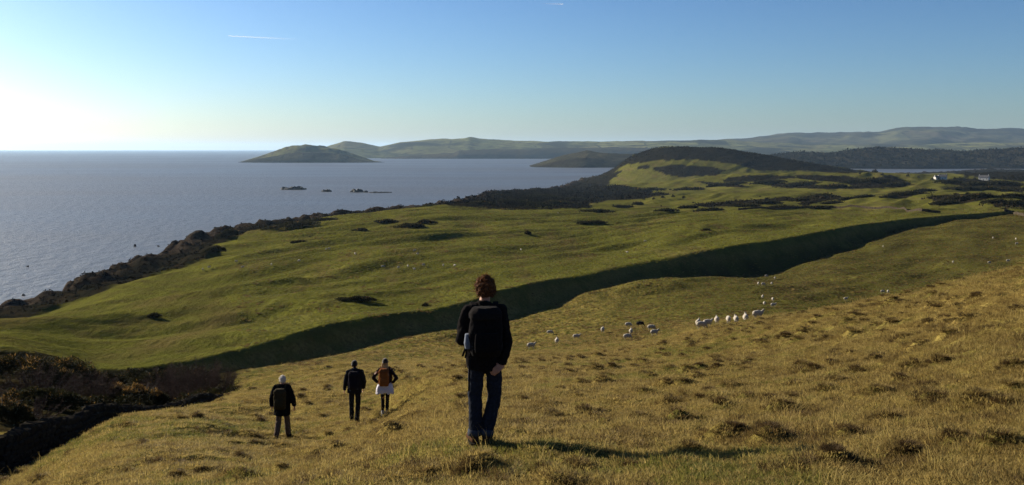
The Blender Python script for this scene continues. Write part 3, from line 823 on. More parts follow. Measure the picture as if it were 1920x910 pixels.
# the rubble heart of the wall
b = bmesh.new()
prev = None
for (wx_, wy_, wa), z0 in zip(wp, wpz):
    nx_, ny_ = math.sin(wa), -math.cos(wa)
    rowv = [b.verts.new((wx_ + nx_ * s_ * w_ - wz.x, wy_ + ny_ * s_ * w_ - wz.y, z0 + h_ - wz.z)) for s_, w_, h_ in ((1, .24, -.3), (1, .15, 1.08), (-1, .15, 1.08), (-1, .24, -.3))]
    if prev:
        for k in range(3): b.faces.new((prev[k], rowv[k], rowv[k + 1], prev[k + 1]))
    prev = rowv
me = bpy.data.meshes.new('wall_core'); b.to_mesh(me); b.free()
link('wall_core', me, M_stone, wall)

M_far_stone = simple_mat('far_wall_stone', (0.030, 0.024, 0.018), (0.062, 0.050, 0.036), 0.8, 0.95, 0, spec=0.0)
def far_wall(pix, label, ymin, h=1.25):
    pts = [sight(px_, py_, ymin, 1500)[:2] for px_, py_ in pix]
    pp = path_pts(pts, 0.8)
    zz = land(np.array([p[0] for p in pp]), np.array([p[1] for p in pp]))[0]
    root = empty('dry_stone_wall', (pts[0][0], pts[0][1], zz[0]))
    V_, F_ = [], []
    rw2 = random.Random(len(pix))
    for (x_, y_, a_), z_ in zip(pp, zz):
        for c in range(3):
            M4 = Matrix.Translation((x_ - pts[0][0], y_ - pts[0][1], z_ - zz[0] + h * (c + 0.4) / 3 + rw2.uniform(-0.1, 0.12))) @ Euler((rw2.gauss(0, .1), rw2.gauss(0, .1), a_)).to_matrix().to_4x4() @ Matrix.Diagonal((2.4 * rw2.uniform(0.8, 1.2), 1.7, 2.5 * rw2.uniform(0.8, 1.3), 1))
            stone_join(V_, F_, rw2.choice(stones), M4)
    me = bpy.data.meshes.new('wall_stones'); me.from_pydata(V_, [], F_); me.update()
    tag(link('wall_stones', me, M_far_stone, root), kind='stuff')
    tag(root, label, 'stone wall', 'stone walls of the far fields')
far_wall([(1385,396),(1440,394),(1500,392),(1560,391),(1620,392),(1680,394),(1730,398),(1765,402)], 'long thin brown stone wall along the far rim of the green field', 320)
far_wall([(1884,398),(1900,402),(1918,407),(1950,412)], 'short grey stone wall at the head of the dark bank', 360)

# ------------------------------------------------------------------ shrubs, gorse and trees
def leafy(points, normals, size, rs, lean=0.6, thin=0.35):
    n = len(points)
    d = normals + rs.normal(size=(n, 3)) * lean
    d /= np.linalg.norm(d, axis=1, keepdims=True) + 1e-9
    u = np.cross(d, rs.normal(size=(n, 3))); u /= np.linalg.norm(u, axis=1, keepdims=True) + 1e-9
    s_ = size * rs.uniform(0.6, 1.4, (n, 1))
    a = points + u * s_ * thin; b_ = points - u * s_ * thin; c = points + d * s_ * 1.6
    v = np.stack([a, b_, c], 1).reshape(-1, 3)
    f = np.arange(3 * n).reshape(-1, 3)
    return v, f

def lump_points(n, w, dpt, h, lumps, rs):
    """points over a cluster of lumps that make up a bush of width w, depth dpt, height h"""
    C = np.stack([rs.uniform(-0.40, 0.40, lumps) * w, rs.uniform(-0.40, 0.40, lumps) * dpt, np.zeros(lumps)], 1)
    edge = 1 - 0.75 * np.clip((C[:, 0] / (0.5 * w)) ** 2 + (C[:, 1] / (0.5 * dpt)) ** 2, 0, 1)
    Rr = np.stack([rs.uniform(0.11, 0.22, lumps) * w, rs.uniform(0.11, 0.22, lumps) * dpt], 1)
    Rh = h * edge * rs.uniform(0.35, 0.6, lumps)
    C[:, 2] = h * edge * rs.uniform(0.25, 0.55, lumps)
    k = rs.integers(0, lumps, n)
    d = rs.normal(size=(n, 3)); d /= np.linalg.norm(d, axis=1, keepdims=True)
    d[:, 2] = np.where(d[:, 2] < -0.3, -d[:, 2], d[:, 2])
    rad = rs.uniform(0.72, 1.05, (n, 1))
    p = C[k] + d * rad * np.stack([Rr[k, 0], Rr[k, 1], Rh[k]], 1)
    p[:, 2] = np.maximum(p[:, 2], 0.02)
    return p, d

def tube(V_, F_, pts, rads, sides=5):
    rings = []
    for i, p in enumerate(pts):
        p = Vector(p)
        t = (Vector(pts[min(i + 1, len(pts) - 1)]) - Vector(pts[max(i - 1, 0)])).normalized()
        u = t.orthogonal().normalized(); w = t.cross(u)
        base = len(V_)
        for k in range(sides):
            a = 2 * math.pi * k / sides
            V_.append(tuple(p + (u * math.cos(a) + w * math.sin(a)) * rads[i]))
        rings.append(base)
    for a, b_ in zip(rings[:-1], rings[1:]):
        for k in range(sides):
            F_.append((a + k, a + (k + 1) % sides, b_ + (k + 1) % sides, b_ + k))

M_gorse = simple_mat('gorse_foliage', (0.014, 0.016, 0.006), (0.034, 0.030, 0.011), 1.2, 0.9, 0, spec=0.1, transl=0.2)
M_gorse_dry = simple_mat('dry_gorse_tops', (0.120, 0.068, 0.020), (0.230, 0.135, 0.040), 1.5, 0.9, 0, spec=0.1, transl=0.3)
M_twig = simple_mat('bare_twigs', (0.040, 0.022, 0.016), (0.075, 0.042, 0.028), 2.0, 0.9, 0, spec=0.1)
M_bark = simple_mat('bark', (0.030, 0.023, 0.018), (0.060, 0.048, 0.036), 6.0, 0.95, 0.4, 0.02)
M_crown = simple_mat('winter_crowns', (0.018, 0.018, 0.009), (0.036, 0.030, 0.016), 0.7, 0.95, 0, spec=0.05)

def gorse(label, x, y, w, dpt, h, n, seed, dry=0.25, size=0.10, group=None, name='gorse_bush'):
    rs = np.random.default_rng(seed)
    root = empty(name, (x, y, ground_z(x, y) - 0.05))
    p, d = lump_points(n, w, dpt, h, 9 + int(w * 1.2), rs)
    # follow the slope
    gzz = land(p[:, 0] + x, p[:, 1] + y, False)[0] - land(np.array([x]), np.array([y]), False)[0][0]
    p[:, 2] += gzz
    top = (p[:, 2] - gzz) > h * 0.42
    isdry = top & (rs.random(n) < dry) & (pn(p[:, 0] * 1.2 + seed, p[:, 1] * 1.2) > -0.05)
    for nm, mk, mat in (('foliage', ~isdry, M_gorse), ('dry_tops', isdry, M_gorse_dry)):
        if mk.sum() > 10:
            v, f = leafy(p[mk], d[mk], size, rs)
            tag(link(nm, mesh_np(nm, v, f), mat, root), kind='stuff')
    V_, F_ = [], []
    for k in range(7):
        a = rs.uniform(0, 6.28); e = rs.uniform(0.15, 0.33)
        tube(V_, F_, [(0.1 * math.cos(a), 0.1 * math.sin(a), -0.1), (e * w * 0.5 * math.cos(a), e * dpt * 0.5 * math.sin(a), h * 0.35), (e * w * math.cos(a), e * dpt * math.sin(a), h * 0.7)], [0.05, 0.035, 0.012])
    me = bpy.data.meshes.new('stem'); me.from_pydata(V_, [], F_); tag(link('stem', me, M_bark, root), kind='stuff')
    tag(root, label, 'bush', group)
    return root

def twiggy(label, x, y, w, h, seed, group, nb=26, tw=260):
    """a leafless shrub: forking stems under a haze of fine twigs"""
    rs = random.Random(seed)
    root = empty('bare_shrub', (x, y, ground_z(x, y) - 0.05))
    V_, F_ = [], []; TV, TF = [], []
    for k in range(nb):
        a = rs.uniform(0, 6.28); rr_ = math.sqrt(rs.random())
        tip = Vector((rr_ * w * 0.5 * math.cos(a), rr_ * w * 0.45 * math.sin(a), h * (1 - 0.45 * rr_ * rr_) * rs.uniform(0.75, 1.0)))
        b0 = Vector((tip.x * 0.15, tip.y * 0.15, 0)); mid = b0.lerp(tip, 0.5) + Vector((tip.x * 0.12, tip.y * 0.12, -0.05 * h))
        tube(V_, F_, [b0, mid, tip], [0.035, 0.02, 0.006], 4)
        for j in range(tw // 4):
            t = rs.uniform(0.25, 1.0)
            p = (b0.lerp(mid, t * 2) if t < 0.5 else mid.lerp(tip, t * 2 - 1))
            d = Vector((rs.gauss(0, 1) + tip.x * 0.3, rs.gauss(0, 1) + tip.y * 0.3, rs.gauss(0.7, 0.6))).normalized()
            L_ = rs.uniform(0.25, 0.6) * (0.25 * h if h < 2 else 0.8)
            e = p + d * L_
            for m_ in range(4):
                q0 = p.lerp(e, m_ * 0.22); d2 = (d + Vector((rs.gauss(0, .6), rs.gauss(0, .6), rs.gauss(0.1, .5)))).normalized()
                q1 = q0 + d2 * L_ * 0.6
                s_ = d2.cross(Vector((rs.gauss(0, 1), rs.gauss(0, 1), rs.gauss(0, 1)))).normalized() * 0.006
                i = len(TV); TV += [tuple(q0 + s_), tuple(q0 - s_), tuple(q1)]; TF.append((i, i + 1, i + 2))
    me = bpy.data.meshes.new('stem'); me.from_pydata(V_, [], F_); tag(link('stem', me, M_bark, root), kind='stuff')
    me = bpy.data.meshes.new('twigs'); me.from_pydata(TV, [], TF); tag(link('twigs', me, M_twig, root), kind='stuff')
    tag(root, label, 'shrub', group)

def X_at(px_, Y): return (px_ - 960) / FPX * Y
G1 = 'scrub below the near wall'
gorse('large dark gorse bush with orange-brown top at the far left of the scrub', X_at(55, 68), 68, 6.5, 4.5, 3.0, 9000, 31, 0.35, 0.11, G1)
gorse('dark gorse bush with rusty crown sloping down beside the green field', X_at(130, 72), 72, 5.0, 4.0, 2.6, 7000, 32, 0.30, 0.11, G1)
gorse('small dark gorse bush tapering out at the right end of the rusty mass', X_at(178, 72), 72, 3.2, 3.0, 1.5, 4000, 33, 0.12, 0.11, G1)
gorse('low gorse bush with bright orange tip behind the wall at the picture edge', X_at(2, 44), 44, 2.6, 2.0, 1.5, 4500, 34, 0.45, 0.09, G1)
gorse('long low bush with golden brown dead fronds in the middle of the scrub', X_at(258, 66), 66, 4.6, 2.6, 2.0, 8000, 35, 0.8, 0.10, G1)
gorse('low dark bush in front of the bare red-brown shrub', X_at(395, 60), 60, 4.6, 2.6, 2.0, 7000, 36, 0.05, 0.10, G1)
gorse('dark low bush between the rusty gorse and golden fronds', X_at(205, 66), 66, 3.6, 2.6, 1.2, 5000, 37, 0.12, 0.10, G1)
gorse('dark bramble mound close behind the wall under the rusty gorse', X_at(105, 54), 54, 5.6, 3.0, 1.3, 7000, 38, 0.10, 0.10, G1, 'bramble_mound')
gorse('dark bramble mound behind the wall below the golden fronds', X_at(230, 56), 56, 5.0, 3.0, 1.1, 6000, 39, 0.08, 0.10, G1, 'bramble_mound')
gorse('dark bushy mound against the foot of the bank beyond the scrub', X_at(300, 100), 100, 8.0, 3.2, 1.6, 6500, 40, 0.08, 0.12, G1, 'bramble_mound')
gorse('dark bush behind the leafless shrub at the head of the hollow', X_at(350, 84), 84, 5.5, 3.5, 2.6, 7000, 42, 0.04, 0.12, G1)
gorse('dark rounded bush between golden fronds and leafless shrub', X_at(300, 76), 76, 4.6, 3.2, 2.3, 6500, 43, 0.06, 0.11, G1)
gorse('low dark bush left of the leafless shrubs near the bank foot', X_at(240, 86), 86, 5.0, 3.2, 2.0, 6000, 44, 0.06, 0.12, G1)
gorse('dark clump at the right end of the scrub beside bright turf', X_at(420, 62), 62, 2.4, 2.2, 2.6, 5000, 41, 0.03, 0.09, G1)
twiggy('tall leafless red-brown shrub at the right end of the scrub', X_at(382, 66), 66, 5.2, 4.5, 51, G1, 70, 420)
twiggy('leafless brown shrub rising over the golden fronds', X_at(325, 72), 72, 4.6, 3.3, 52, G1, 56, 380)
twiggy('leafless brown thicket in front of the rusty gorse', X_at(70, 58), 58, 5.5, 2.3, 53, G1, 40, 260)
twiggy('leafless shrub between the rusty gorse and the wall bend', X_at(165, 60), 60, 4.6, 2.2, 54, G1, 36, 260)
twiggy('pale leafless brush just behind the wall near its low end', X_at(60, 46), 46, 3.6, 1.3, 55, G1, 30, 200)

# patches of whin out on the pasture
G2 = 'whin patches on the pasture'
for i, (px_, py_, wp_, hp_, lab) in enumerate([
  (668,566,66,15,'dark whin patch alone in the lower green field'),
  (722,420,42,9,'small dark whin patch in the upper green field nearest the sea rim'),
  (770,428,54,10,'dark whin patch in the upper green field, left of a joined pair'),
  (800,421,36,8,'dark whin patch in the upper green field, right of a joined pair'),
  (545,428,100,12,'long dark whin patch below the sea rim of the green field'),
  (600,416,60,7,'thin dark whin strip along the sea rim of the green field'),
  (425,448,44,22,'dark whin knoll at the bend of the cliff top'),
  (400,476,50,14,'dark whin patch on the cliff top just under the bend'),
  (560,457,30,4,'tiny dark whin patch on the worn track in the green field'),
  (675,434,26,4,'tiny dark whin patch beside the joined pair'),
  (290,596,24,10,'small dark whin bush on the swell above the rusty gorse'),
  (798,575,9,5,'single dark dot of whin above the bank, left of the standing walker'),
  (990,441,9,7,'single dark thorn bush high in the green field'),
  (1110,420,50,5,'low dark whin strip near the top of the green field'),
  (1322,434,16,3,'tiny whin bush in the right of the green field')]):
    X_, Y_, Z_ = sight(px_, py_, 118)
    gorse(lab, X_, Y_, wp_ / FPX * Y_, max(2.0, wp_ / FPX * Y_ * 0.5), hp_ / FPX * Y_ * 0.85, int(500 + 40 * wp_), 60 + i, 0.06, max(0.10, 0.0011 * Y_), G2, 'whin_patch')

# hedges and thickets across the far fields
G3 = 'dark thickets of the far fields'
far_spots = [
 (1195,386,20,6),(1165,391,40,5),(1120,399,60,5),(1290,392,34,6),(1250,399,46,4),(1330,399,50,5),(1395,390,60,8),(1440,384,44,8),(1470,392,60,6),(1510,378,60,7),(1548,371,50,6),(1560,384,40,6),(1590,376,34,5),(1530,393,50,5),
 (1210,360,70,7),(1290,358,60,5),(1340,352,36,6),(1375,348,50,6),(1440,345,60,7),(1500,349,70,7),(1560,353,60,6),(1600,345,50,7),(1640,343,60,9),(1680,349,50,7),(1620,372,40,5),(1665,372,34,5),(1700,367,60,8),(1735,361,40,6),(1770,384,50,7),
 (1800,376,60,9),(1840,371,50,8),(1870,382,60,9),(1900,372,50,10),(1800,357,60,7),(1850,358,70,8),(1900,360,60,8),(1780,345,50,7),(1830,349,50,7),(1880,348,60,9),(1905,396,40,10),(1050,384,60,7),(1080,377,40,6),(1010,386,44,5),(960,381,60,6),(905,384,50,5),(1020,372,60,6),(940,371,40,5)]
ords = ['first', 'second', 'third', 'fourth', 'fifth', 'sixth', 'seventh', 'eighth', 'ninth', 'tenth', 'eleventh', 'twelfth', 'thirteenth', 'fourteenth', 'fifteenth', 'sixteenth', 'seventeenth', 'eighteenth', 'nineteenth', 'twentieth']
rows = {'nearest': [], 'middle': [], 'farthest': []}
for sp in far_spots: rows['nearest' if sp[1] > 380 else 'middle' if sp[1] > 362 else 'farthest'].append(sp)
i = 0
for row, lst in rows.items():
    for k, (px_, py_, wp_, hp_) in enumerate(sorted(lst)):
        X_, Y_, Z_ = sight(px_, py_, 560)
        lab = '%s dark thicket from the sea side in the %s band of the far fields' % (ords[k], row)
        gorse(lab, X_, Y_, wp_ / FPX * Y_, max(4.0, wp_ / FPX * Y_ * 0.35), hp_ / FPX * Y_ * 0.8, int(260 + 14 * wp_), 200 + i, 0.05, 0.0013 * Y_, G3, 'thicket')
        i += 1

def tree_proto(seed, h):
    rs = np.random.default_rng(seed)
    V_, F_ = [], []
    tube(V_, F_, [(0, 0, -0.4), (0.1, 0, h * 0.3), (0, 0.1, h * 0.62)], [h * 0.035, h * 0.026, h * 0.012], 6)
    for k in range(7):
        a = k * 0.9; e = h * 0.26
        tube(V_, F_, [(0.08, 0, h * (0.28 + 0.04 * k)), (e * math.cos(a) * 0.6, e * math.sin(a) * 0.6, h * (0.45 + 0.04 * k)), (e * math.cos(a), e * math.sin(a), h * (0.58 + 0.045 * k))], [h * 0.014, h * 0.009, h * 0.004], 4)
    tm = bpy.data.meshes.new('trunk'); tm.from_pydata(V_, [], F_); tm.materials.append(M_bark)
    p, d = lump_points(700, h * 0.85, h * 0.85, h * 0.78, 13, rs); p[:, 2] += h * 0.24
    v, f = leafy(p, d, h * 0.055, rs, 0.9, 0.5)
    cm = mesh_np('crown', v, f); cm.materials.append(M_crown)
    return tm, cm
protos = [tree_proto(300 + k, 10.0) for k in range(4)]
G4 = 'scattered trees of the far fields'
tree_spots = [(1178,377,7,'leftmost of the small trees by the far pasture gate'),(1207,378,8,'second small tree by the far pasture under the hill'),(1226,378,7,'third small tree by the far pasture under the hill'),(1243,376,9,'round grey tree at the far pasture corner'),(1262,374,9,'round tree right of the far pasture corner'),(1282,376,8,'last small tree of the pasture row under the hill'),
 (1380,383,9,'lone upright tree in the pale far field'),(1405,380,5,'tiny tree right of the lone upright tree'),(1436,376,5,'tiny tree in the yellow field middle'),(1425,372,4,'faint tiny tree in the yellow field middle'),(1640,330,12,'tall dark tree standing against the inlet'),(1612,330,6,'low tree left of the tall one against the inlet'),(1655,333,8,'bushy tree right of the tall one against the inlet'),(1702,335,8,'tree at the near shore of the inlet'),(1722,337,6,'small tree right of the shore tree'),
 (1748,341,7,'tree left of the first white cottage'),(1790,341,8,'tree right of the first white cottage'),(1812,338,10,'tall tree between the white cottages'),(1828,341,8,'small tree left of the second white cottage'),(1862,341,9,'tree right of the second white cottage'),(1880,340,11,'big tree behind the second white cottage'),(1898,341,12,'big tree near the edge beyond the cottages'),(1915,343,12,'big tree at the picture edge beyond the cottages'),
 (1120,384,5,'tiny tree at the left of the near pasture strip'),(1150,388,4,'tiny bush tree in the pasture strip'),(1186,390,4,'another tiny bush tree in the pasture strip'),(1240,390,4,'tiny bush tree at the right of the pasture strip'),(1300,384,5,'tiny tree below the round grey trees'),(1760,340,6,'low tree just in front of the inlet cottages'),(1775,344,6,'low tree below the first white cottage')]
for i, (px_, py_, hp_, lab) in enumerate(tree_spots):
    X_, Y_, Z_ = sight(px_, py_, 600)
    hh = hp_ / FPX * Y_
    root = empty('thorn_tree', (X_, Y_, Z_ - 0.1), i * 1.3)
    tm, cm = protos[i % 4]
    for nm, m in (('trunk', tm), ('crown', cm)):
        o = bpy.data.objects.new(nm, m); COL.objects.link(o); o.parent = root
    root.scale = (hh / 10.0,) * 3
    tag(root, lab, 'tree', G4)

# the leafless woods on the ridge across the inlet, and along the hill's brow
def canopy(name, label, pts, hmin, hmax, seed, per=11):
    """a far wood or scrub: sprays of small leaf-sized faces heaped over each bush"""
    rs = np.random.default_rng(seed)
    n = len(pts)
    hh = rs.uniform(hmin, hmax, n)
    d = rs.normal(size=(n, per, 3)); d /= np.linalg.norm(d, axis=2, keepdims=True)
    d[..., 2] = np.abs(d[..., 2])
    p = pts[:, None, :] + d * (hh[:, None, None] * np.array([0.62, 0.62, 0.72])) * rs.uniform(0.55, 1.0, (n, per, 1))
    v, f = leafy(p.reshape(-1, 3), d.reshape(-1, 3), np.repeat(hh, per)[:, None] * 0.34, rs, 0.9, 0.62)
    tag(link(name, mesh_np(name, v, f), M_wood_crown), label, 'wood', kind='stuff')
M_wood_crown = simple_mat('winter_wood', (0.013, 0.012, 0.008), (0.026, 0.021, 0.013), 0.02, 0.95, 0, spec=0.0)
wr = bpy.data.objects['wooded_ridge'].data
co = np.empty(len(wr.vertices) * 3, np.float32); wr.vertices.foreach_get('co', co); co = co.reshape(-1, 3)
sel = co[(co[:, 2] > 2) & (co[:, 1] < 4350)]
rs = np.random.default_rng(9)
pk = sel[rs.integers(0, len(sel), 5200)] + np.stack([rs.normal(size=5200) * 10, rs.normal(size=5200) * 8, np.full(5200, -1.5)], 1)
canopy('wood', 'dark leafless wood covering the ridge across the inlet', pk, 8, 15, 1)
hx_ = rs.uniform(200, 640, 2600); hy_ = HY + rs.normal(size=2600) * 75
hz_ = land(hx_, hy_)[0]
okh = hz_ > 38
canopy('heath_scrub', 'dark low heath scrub along the brow of the green hill', np.stack([hx_, hy_, hz_ - 0.5], 1)[okh], 1.2, 3.2, 2)
dv = np.nonzero(dk & (rV > 560) & (V[:, 2] > 1.5) & (px > 900) & (px < 2000))[0]
dv = dv[rs.random(len(dv)) < np.clip((rV[dv] / 1500.0) ** 2, 0.15, 1.0)]
dv = dv[rs.integers(0, len(dv), 11000)]
canopy('far_scrub', 'dark gorse and heath scrub over the far hill and fields', V[dv] + np.stack([rs.normal(size=len(dv)) * 3, rs.normal(size=len(dv)) * 4, np.full(len(dv), -0.4)], 1), 0.9, 2.9, 6, 9)
cx_, cy_ = [], []
for k in range(5200):
    t = rs.uniform(2.3, 13.9); i = int(t)
    (ax, ay), (bx_, by_) = BRINK[i], BRINK[i + 1]
    cx_.append(ax + (bx_ - ax) * (t - i) + rs.uniform(-6, 46)); cy_.append(ay + (by_ - ay) * (t - i) + rs.uniform(-4, 4))
cx_, cy_ = np.array(cx_), np.array(cy_)
cz_, cS, csc, cdl = land(cx_, cy_)
okc = (csc > 0.7) & (cdl > -6)
canopy('cliff_scrub', 'dark brown scrub and heather along the cliff top', np.stack([cx_, cy_, cz_ - 0.25], 1)[okc], 0.3, 1.15, 3)
hx_ = rs.uniform(-60, 190, 6000); hy_ = rs.uniform(640, 1500, 6000)
hz_, a1, hsc, hdl = land(hx_, hy_)
okh = (hsc > 0.7) & (hdl > 0)
canopy('headland_scrub', 'dark scrub covering the low headland before the green hill', np.stack([hx_, hy_, hz_ - 0.4], 1)[okh], 1.0, 3.6, 4)

# ------------------------------------------------------------------ cottages
M_harl = simple_mat('white_harling', (0.46, 0.45, 0.42), (0.52, 0.51, 0.48), 2.0, 0.9, 0.2, 0.02)
M_slate = simple_mat('slate_roof', (0.05, 0.052, 0.058), (0.08, 0.082, 0.088), 1.0, 0.8, 0.3, 0.05)
M_pane = simple_mat('dark_panes', (0.02, 0.025, 0.03), (0.03, 0.035, 0.04), 1.0, 0.15, 0, spec=0.5)
def cottage(px_, py_, L_, W_, H_, rz, label):
    X_, Y_, Z_ = sight(px_, py_, 900)
    root = empty('cottage', (X_, Y_, Z_ - 0.3), rz)
    def box(nm, c, s_, mat, par=root):
        b = bmesh.new(); bmesh.ops.create_cube(b, size=1)
        for v in b.verts: v.co = Vector((c[0] + v.co.x * s_[0], c[1] + v.co.y * s_[1], c[2] + v.co.z * s_[2]))
        m = bpy.data.meshes.new(nm); b.to_mesh(m); b.free(); return link(nm, m, mat, par)
    V_ = [(-L_/2, -W_/2, 0), (L_/2, -W_/2, 0), (L_/2, W_/2, 0), (-L_/2, W_/2, 0), (-L_/2, -W_/2, H_), (L_/2, -W_/2, H_), (L_/2, W_/2, H_), (-L_/2, W_/2, H_), (-L_/2, 0, H_ + W_ * 0.42), (L_/2, 0, H_ + W_ * 0.42)]
    F_ = [(0, 1, 5, 4), (2, 3, 7, 6), (1, 2, 6, 9, 5), (3, 0, 4, 8, 7)]
    m = bpy.data.meshes.new('wall'); m.from_pydata(V_, [], F_); link('wall', m, M_harl, root)
    o_ = 0.35; rh = H_ + W_ * 0.42
    rv = [(-L_/2 - o_, -W_/2 - o_, H_ - 0.28), (L_/2 + o_, -W_/2 - o_, H_ - 0.28), (L_/2 + o_, 0, rh + 0.1), (-L_/2 - o_, 0, rh + 0.1), (L_/2 + o_, W_/2 + o_, H_ - 0.28), (-L_/2 - o_, W_/2 + o_, H_ - 0.28)]
    rv2 = [(a, b_, c + 0.2) for a, b_, c in rv]
    m = bpy.data.meshes.new('roof'); m.from_pydata(rv + rv2, [], [(0, 1, 2, 3), (3, 2, 4, 5), (6, 9, 8, 7), (9, 11, 10, 8), (0, 6, 7, 1), (4, 10, 11, 5), (0, 3, 9, 6), (3, 5, 11, 9), (1, 7, 8, 2), (2, 8, 10, 4)])
    rf = link('roof', m, M_slate, root)
    for s_ in (-1, 1): box('chimney', (s_ * (L_/2 - 0.6), 0, rh + 0.5), (0.8, 0.9, 1.6), M_harl, rf)
    for xx in (-0.32, 0.32): box('window', (xx * L_, -W_/2 - 0.01, H_ * 0.55), (1.1, 0.12, 1.3), M_pane)
    box('door', (0, -W_/2 - 0.01, 1.15), (1.0, 0.12, 2.1), M_slate)
    tag(root, label, 'cottage', 'white cottages by the inlet')
cottage(1768, 338, 11, 6.5, 4.6, -0.5, 'white cottage nearest the inlet, left of the bigger white house')
cottage(1756, 338, 8, 5.5, 3.2, 0.4, 'small white cottage beside the inlet, leftmost of the houses')
cottage(1845, 340, 14, 7.5, 4.8, -0.7, 'bright white house at the edge of the far trees, rightmost of the houses')

# ------------------------------------------------------------------ rocks in the bay
M_reef = simple_mat('wet_sea_rock', (0.022, 0.020, 0.018), (0.055, 0.050, 0.044), 0.25, 0.7, 0.5, 0.3)
def sea_rock(px_, py_, wp_, hp_, seed, label):
    Y_ = EYE / ((py_ - 281.0) / FPX); X_ = X_at(px_, Y_)
    w = wp_ / FPX * Y_; h = hp_ / FPX * Y_
    b = bmesh.new(); bmesh.ops.create_icosphere(b, subdivisions=4, radius=1.0)
    rs = random.Random(seed); ox, oy = rs.uniform(0, 99), rs.uniform(0, 99)
    from mathutils import noise as mn
    for v in b.verts:
        c = v.co.copy()
        n_ = mn.fractal(Vector((c.x * 2.4 + ox, c.y * 2.4 + oy, c.z)), 0.8, 2.0, 5)
        prof = max(0.0, c.z) ** 0.55
        z = (prof * (0.75 + 0.7 * n_) - 0.12) if c.z > 0 else c.z * 0.4 - 0.12
        v.co = Vector((c.x * w * 0.5 * (1 + 0.16 * n_), c.y * w * 0.32 * (1 + 0.2 * n_), z * h))
    m = bpy.data.meshes.new('sea_rock'); b.to_mesh(m); b.free()
    o = link('sea_rock', m, M_reef, smooth=False); o.location = (X_, Y_, 0); o.rotation_euler = (0, 0, rs.uniform(-0.2, 0.2))
    tag(o, label, 'rock', 'rocks in the bay')
sea_rock(550, 357, 46, 6, 1, 'long low dark rock islet farthest out in the bay')
sea_rock(612, 361, 20, 4.5, 2, 'short flat dark rock, middle one of the rocks in the bay')
sea_rock(669, 362, 26, 6.5, 3, 'domed dark rock of the right group in the bay')
sea_rock(686, 362.5, 9, 4, 4, 'small knob of rock beside the domed one in the bay')
sea_rock(712, 363, 42, 2.2, 5, 'thin awash reef trailing right from the domed rock')
sea_rock(253, 464, 5, 5, 6, 'tiny dark rock standing close off the near cliffs')
sea_rock(297, 464, 4, 2.5, 7, 'tiny awash rock just right of another off the near cliffs')
sea_rock(52, 502, 5, 3, 8, 'tiny dark rock in the glittering water at the left')
sea_rock(44, 556, 7, 4, 9, 'tiny dark rock under the cliffs at the left edge')

# ------------------------------------------------------------------ contrails
def contrail(p0, p1, w0, w1, alt, label):
    def at(px_, py_):
        k = (alt - EYE) * FPX / (281.0 - py_)
        return Vector((X_at(px_, k), k, alt))
    a, b_ = at(*p0), at(*p1)
    V_, F_ = [], []
    n = 40
    pts = [a.lerp(b_, k / n) + Vector((0, 0, 25 * math.sin(k * 1.7))) for k in range(n + 1)]
    tube(V_, F_, pts, [w0 + (w1 - w0) * (k / n) for k in range(n + 1)], 8)
    m = bpy.data.meshes.new('contrail'); m.from_pydata([tuple(Vector(v) - a) for v in V_], [], F_)
    set_attr(m, 'fade', np.repeat(np.linspace(1, 0, n + 1), 8))
    t = NT('contrail_ice')
    d = t.n('ShaderNodeBsdfTranslucent'); d.inputs[0].default_value = (0.95, 0.95, 0.95, 1)
    d2 = t.n('ShaderNodeBsdfDiffuse'); d2.inputs[0].default_value = (0.95, 0.95, 0.95, 1)
    ms = t.n('ShaderNodeMixShader'); t.l(d.outputs[0], ms.inputs[1]); t.l(d2.outputs[0], ms.inputs[2])
    tr = t.n('ShaderNodeBsdfTransparent'); mx = t.n('ShaderNodeMixShader')
    fd = t.attr('fade').outputs['Fac']
    t.l(t.math('MULTIPLY', t.math('POWER', fd, 1.6), 0.32), mx.inputs[0]); t.l(tr.outputs[0], mx.inputs[1]); t.l(ms.outputs[0], mx.inputs[2])
    t.l(mx.outputs[0], t.out.inputs['Surface'])
    o = link('contrail', m, t.m, smooth=True); o.location = a
    tag(o, label, 'contrail', 'aircraft contrails')
contrail((428, 69), (570, 76), 22, 75, 9000, 'long thin white contrail over the sea')
contrail((1056, 9.5), (1012, 8), 18, 26, 9500, 'very short faint contrail at the top of the sky')

# ------------------------------------------------------------------ figures
def add_capsule(b, p0, p1, r0, r1, seg=14, flat0=False, flat1=False, sq=(1.0, 1.0)):
    p0, p1 = Vector(p0), Vector(p1)
    ax = (p1 - p0)
    L_ = ax.length
    t = ax.normalized() if L_ > 1e-6 else Vector((0, 0, 1))
    ref = Vector((0, 1, 0)) if abs(t.y) < 0.9 else Vector((1, 0, 0))
    u = ref.cross(t).normalized(); w = t.cross(u)
    prof = []
    if flat0: prof.append((0.0, r0))
    else:
        for k in range(5):
            a = math.pi / 2 * (1 - k / 4.0); prof.append((-r0 * math.sin(a), r0 * math.cos(a)))
    if flat1: prof.append((L_, r1))
    else:
        for k in range(5):
            a = math.pi / 2 * k / 4.0; prof.append((L_ + r1 * math.sin(a), r1 * math.cos(a)))
    rings = []
    for (d, rr_) in prof:
        rr_ = max(rr_, 1e-4)
        rings.append([b.verts.new(p0 + t * d + (u * math.cos(2 * math.pi * k / seg) * sq[0] + w * math.sin(2 * math.pi * k / seg) * sq[1]) * rr_) for k in range(seg)])
    for A, B in zip(rings[:-1], rings[1:]):
        for k in range(seg): b.faces.new((A[k], A[(k + 1) % seg], B[(k + 1) % seg], B[k]))
    b.faces.new(list(reversed(rings[0]))); b.faces.new(rings[-1])

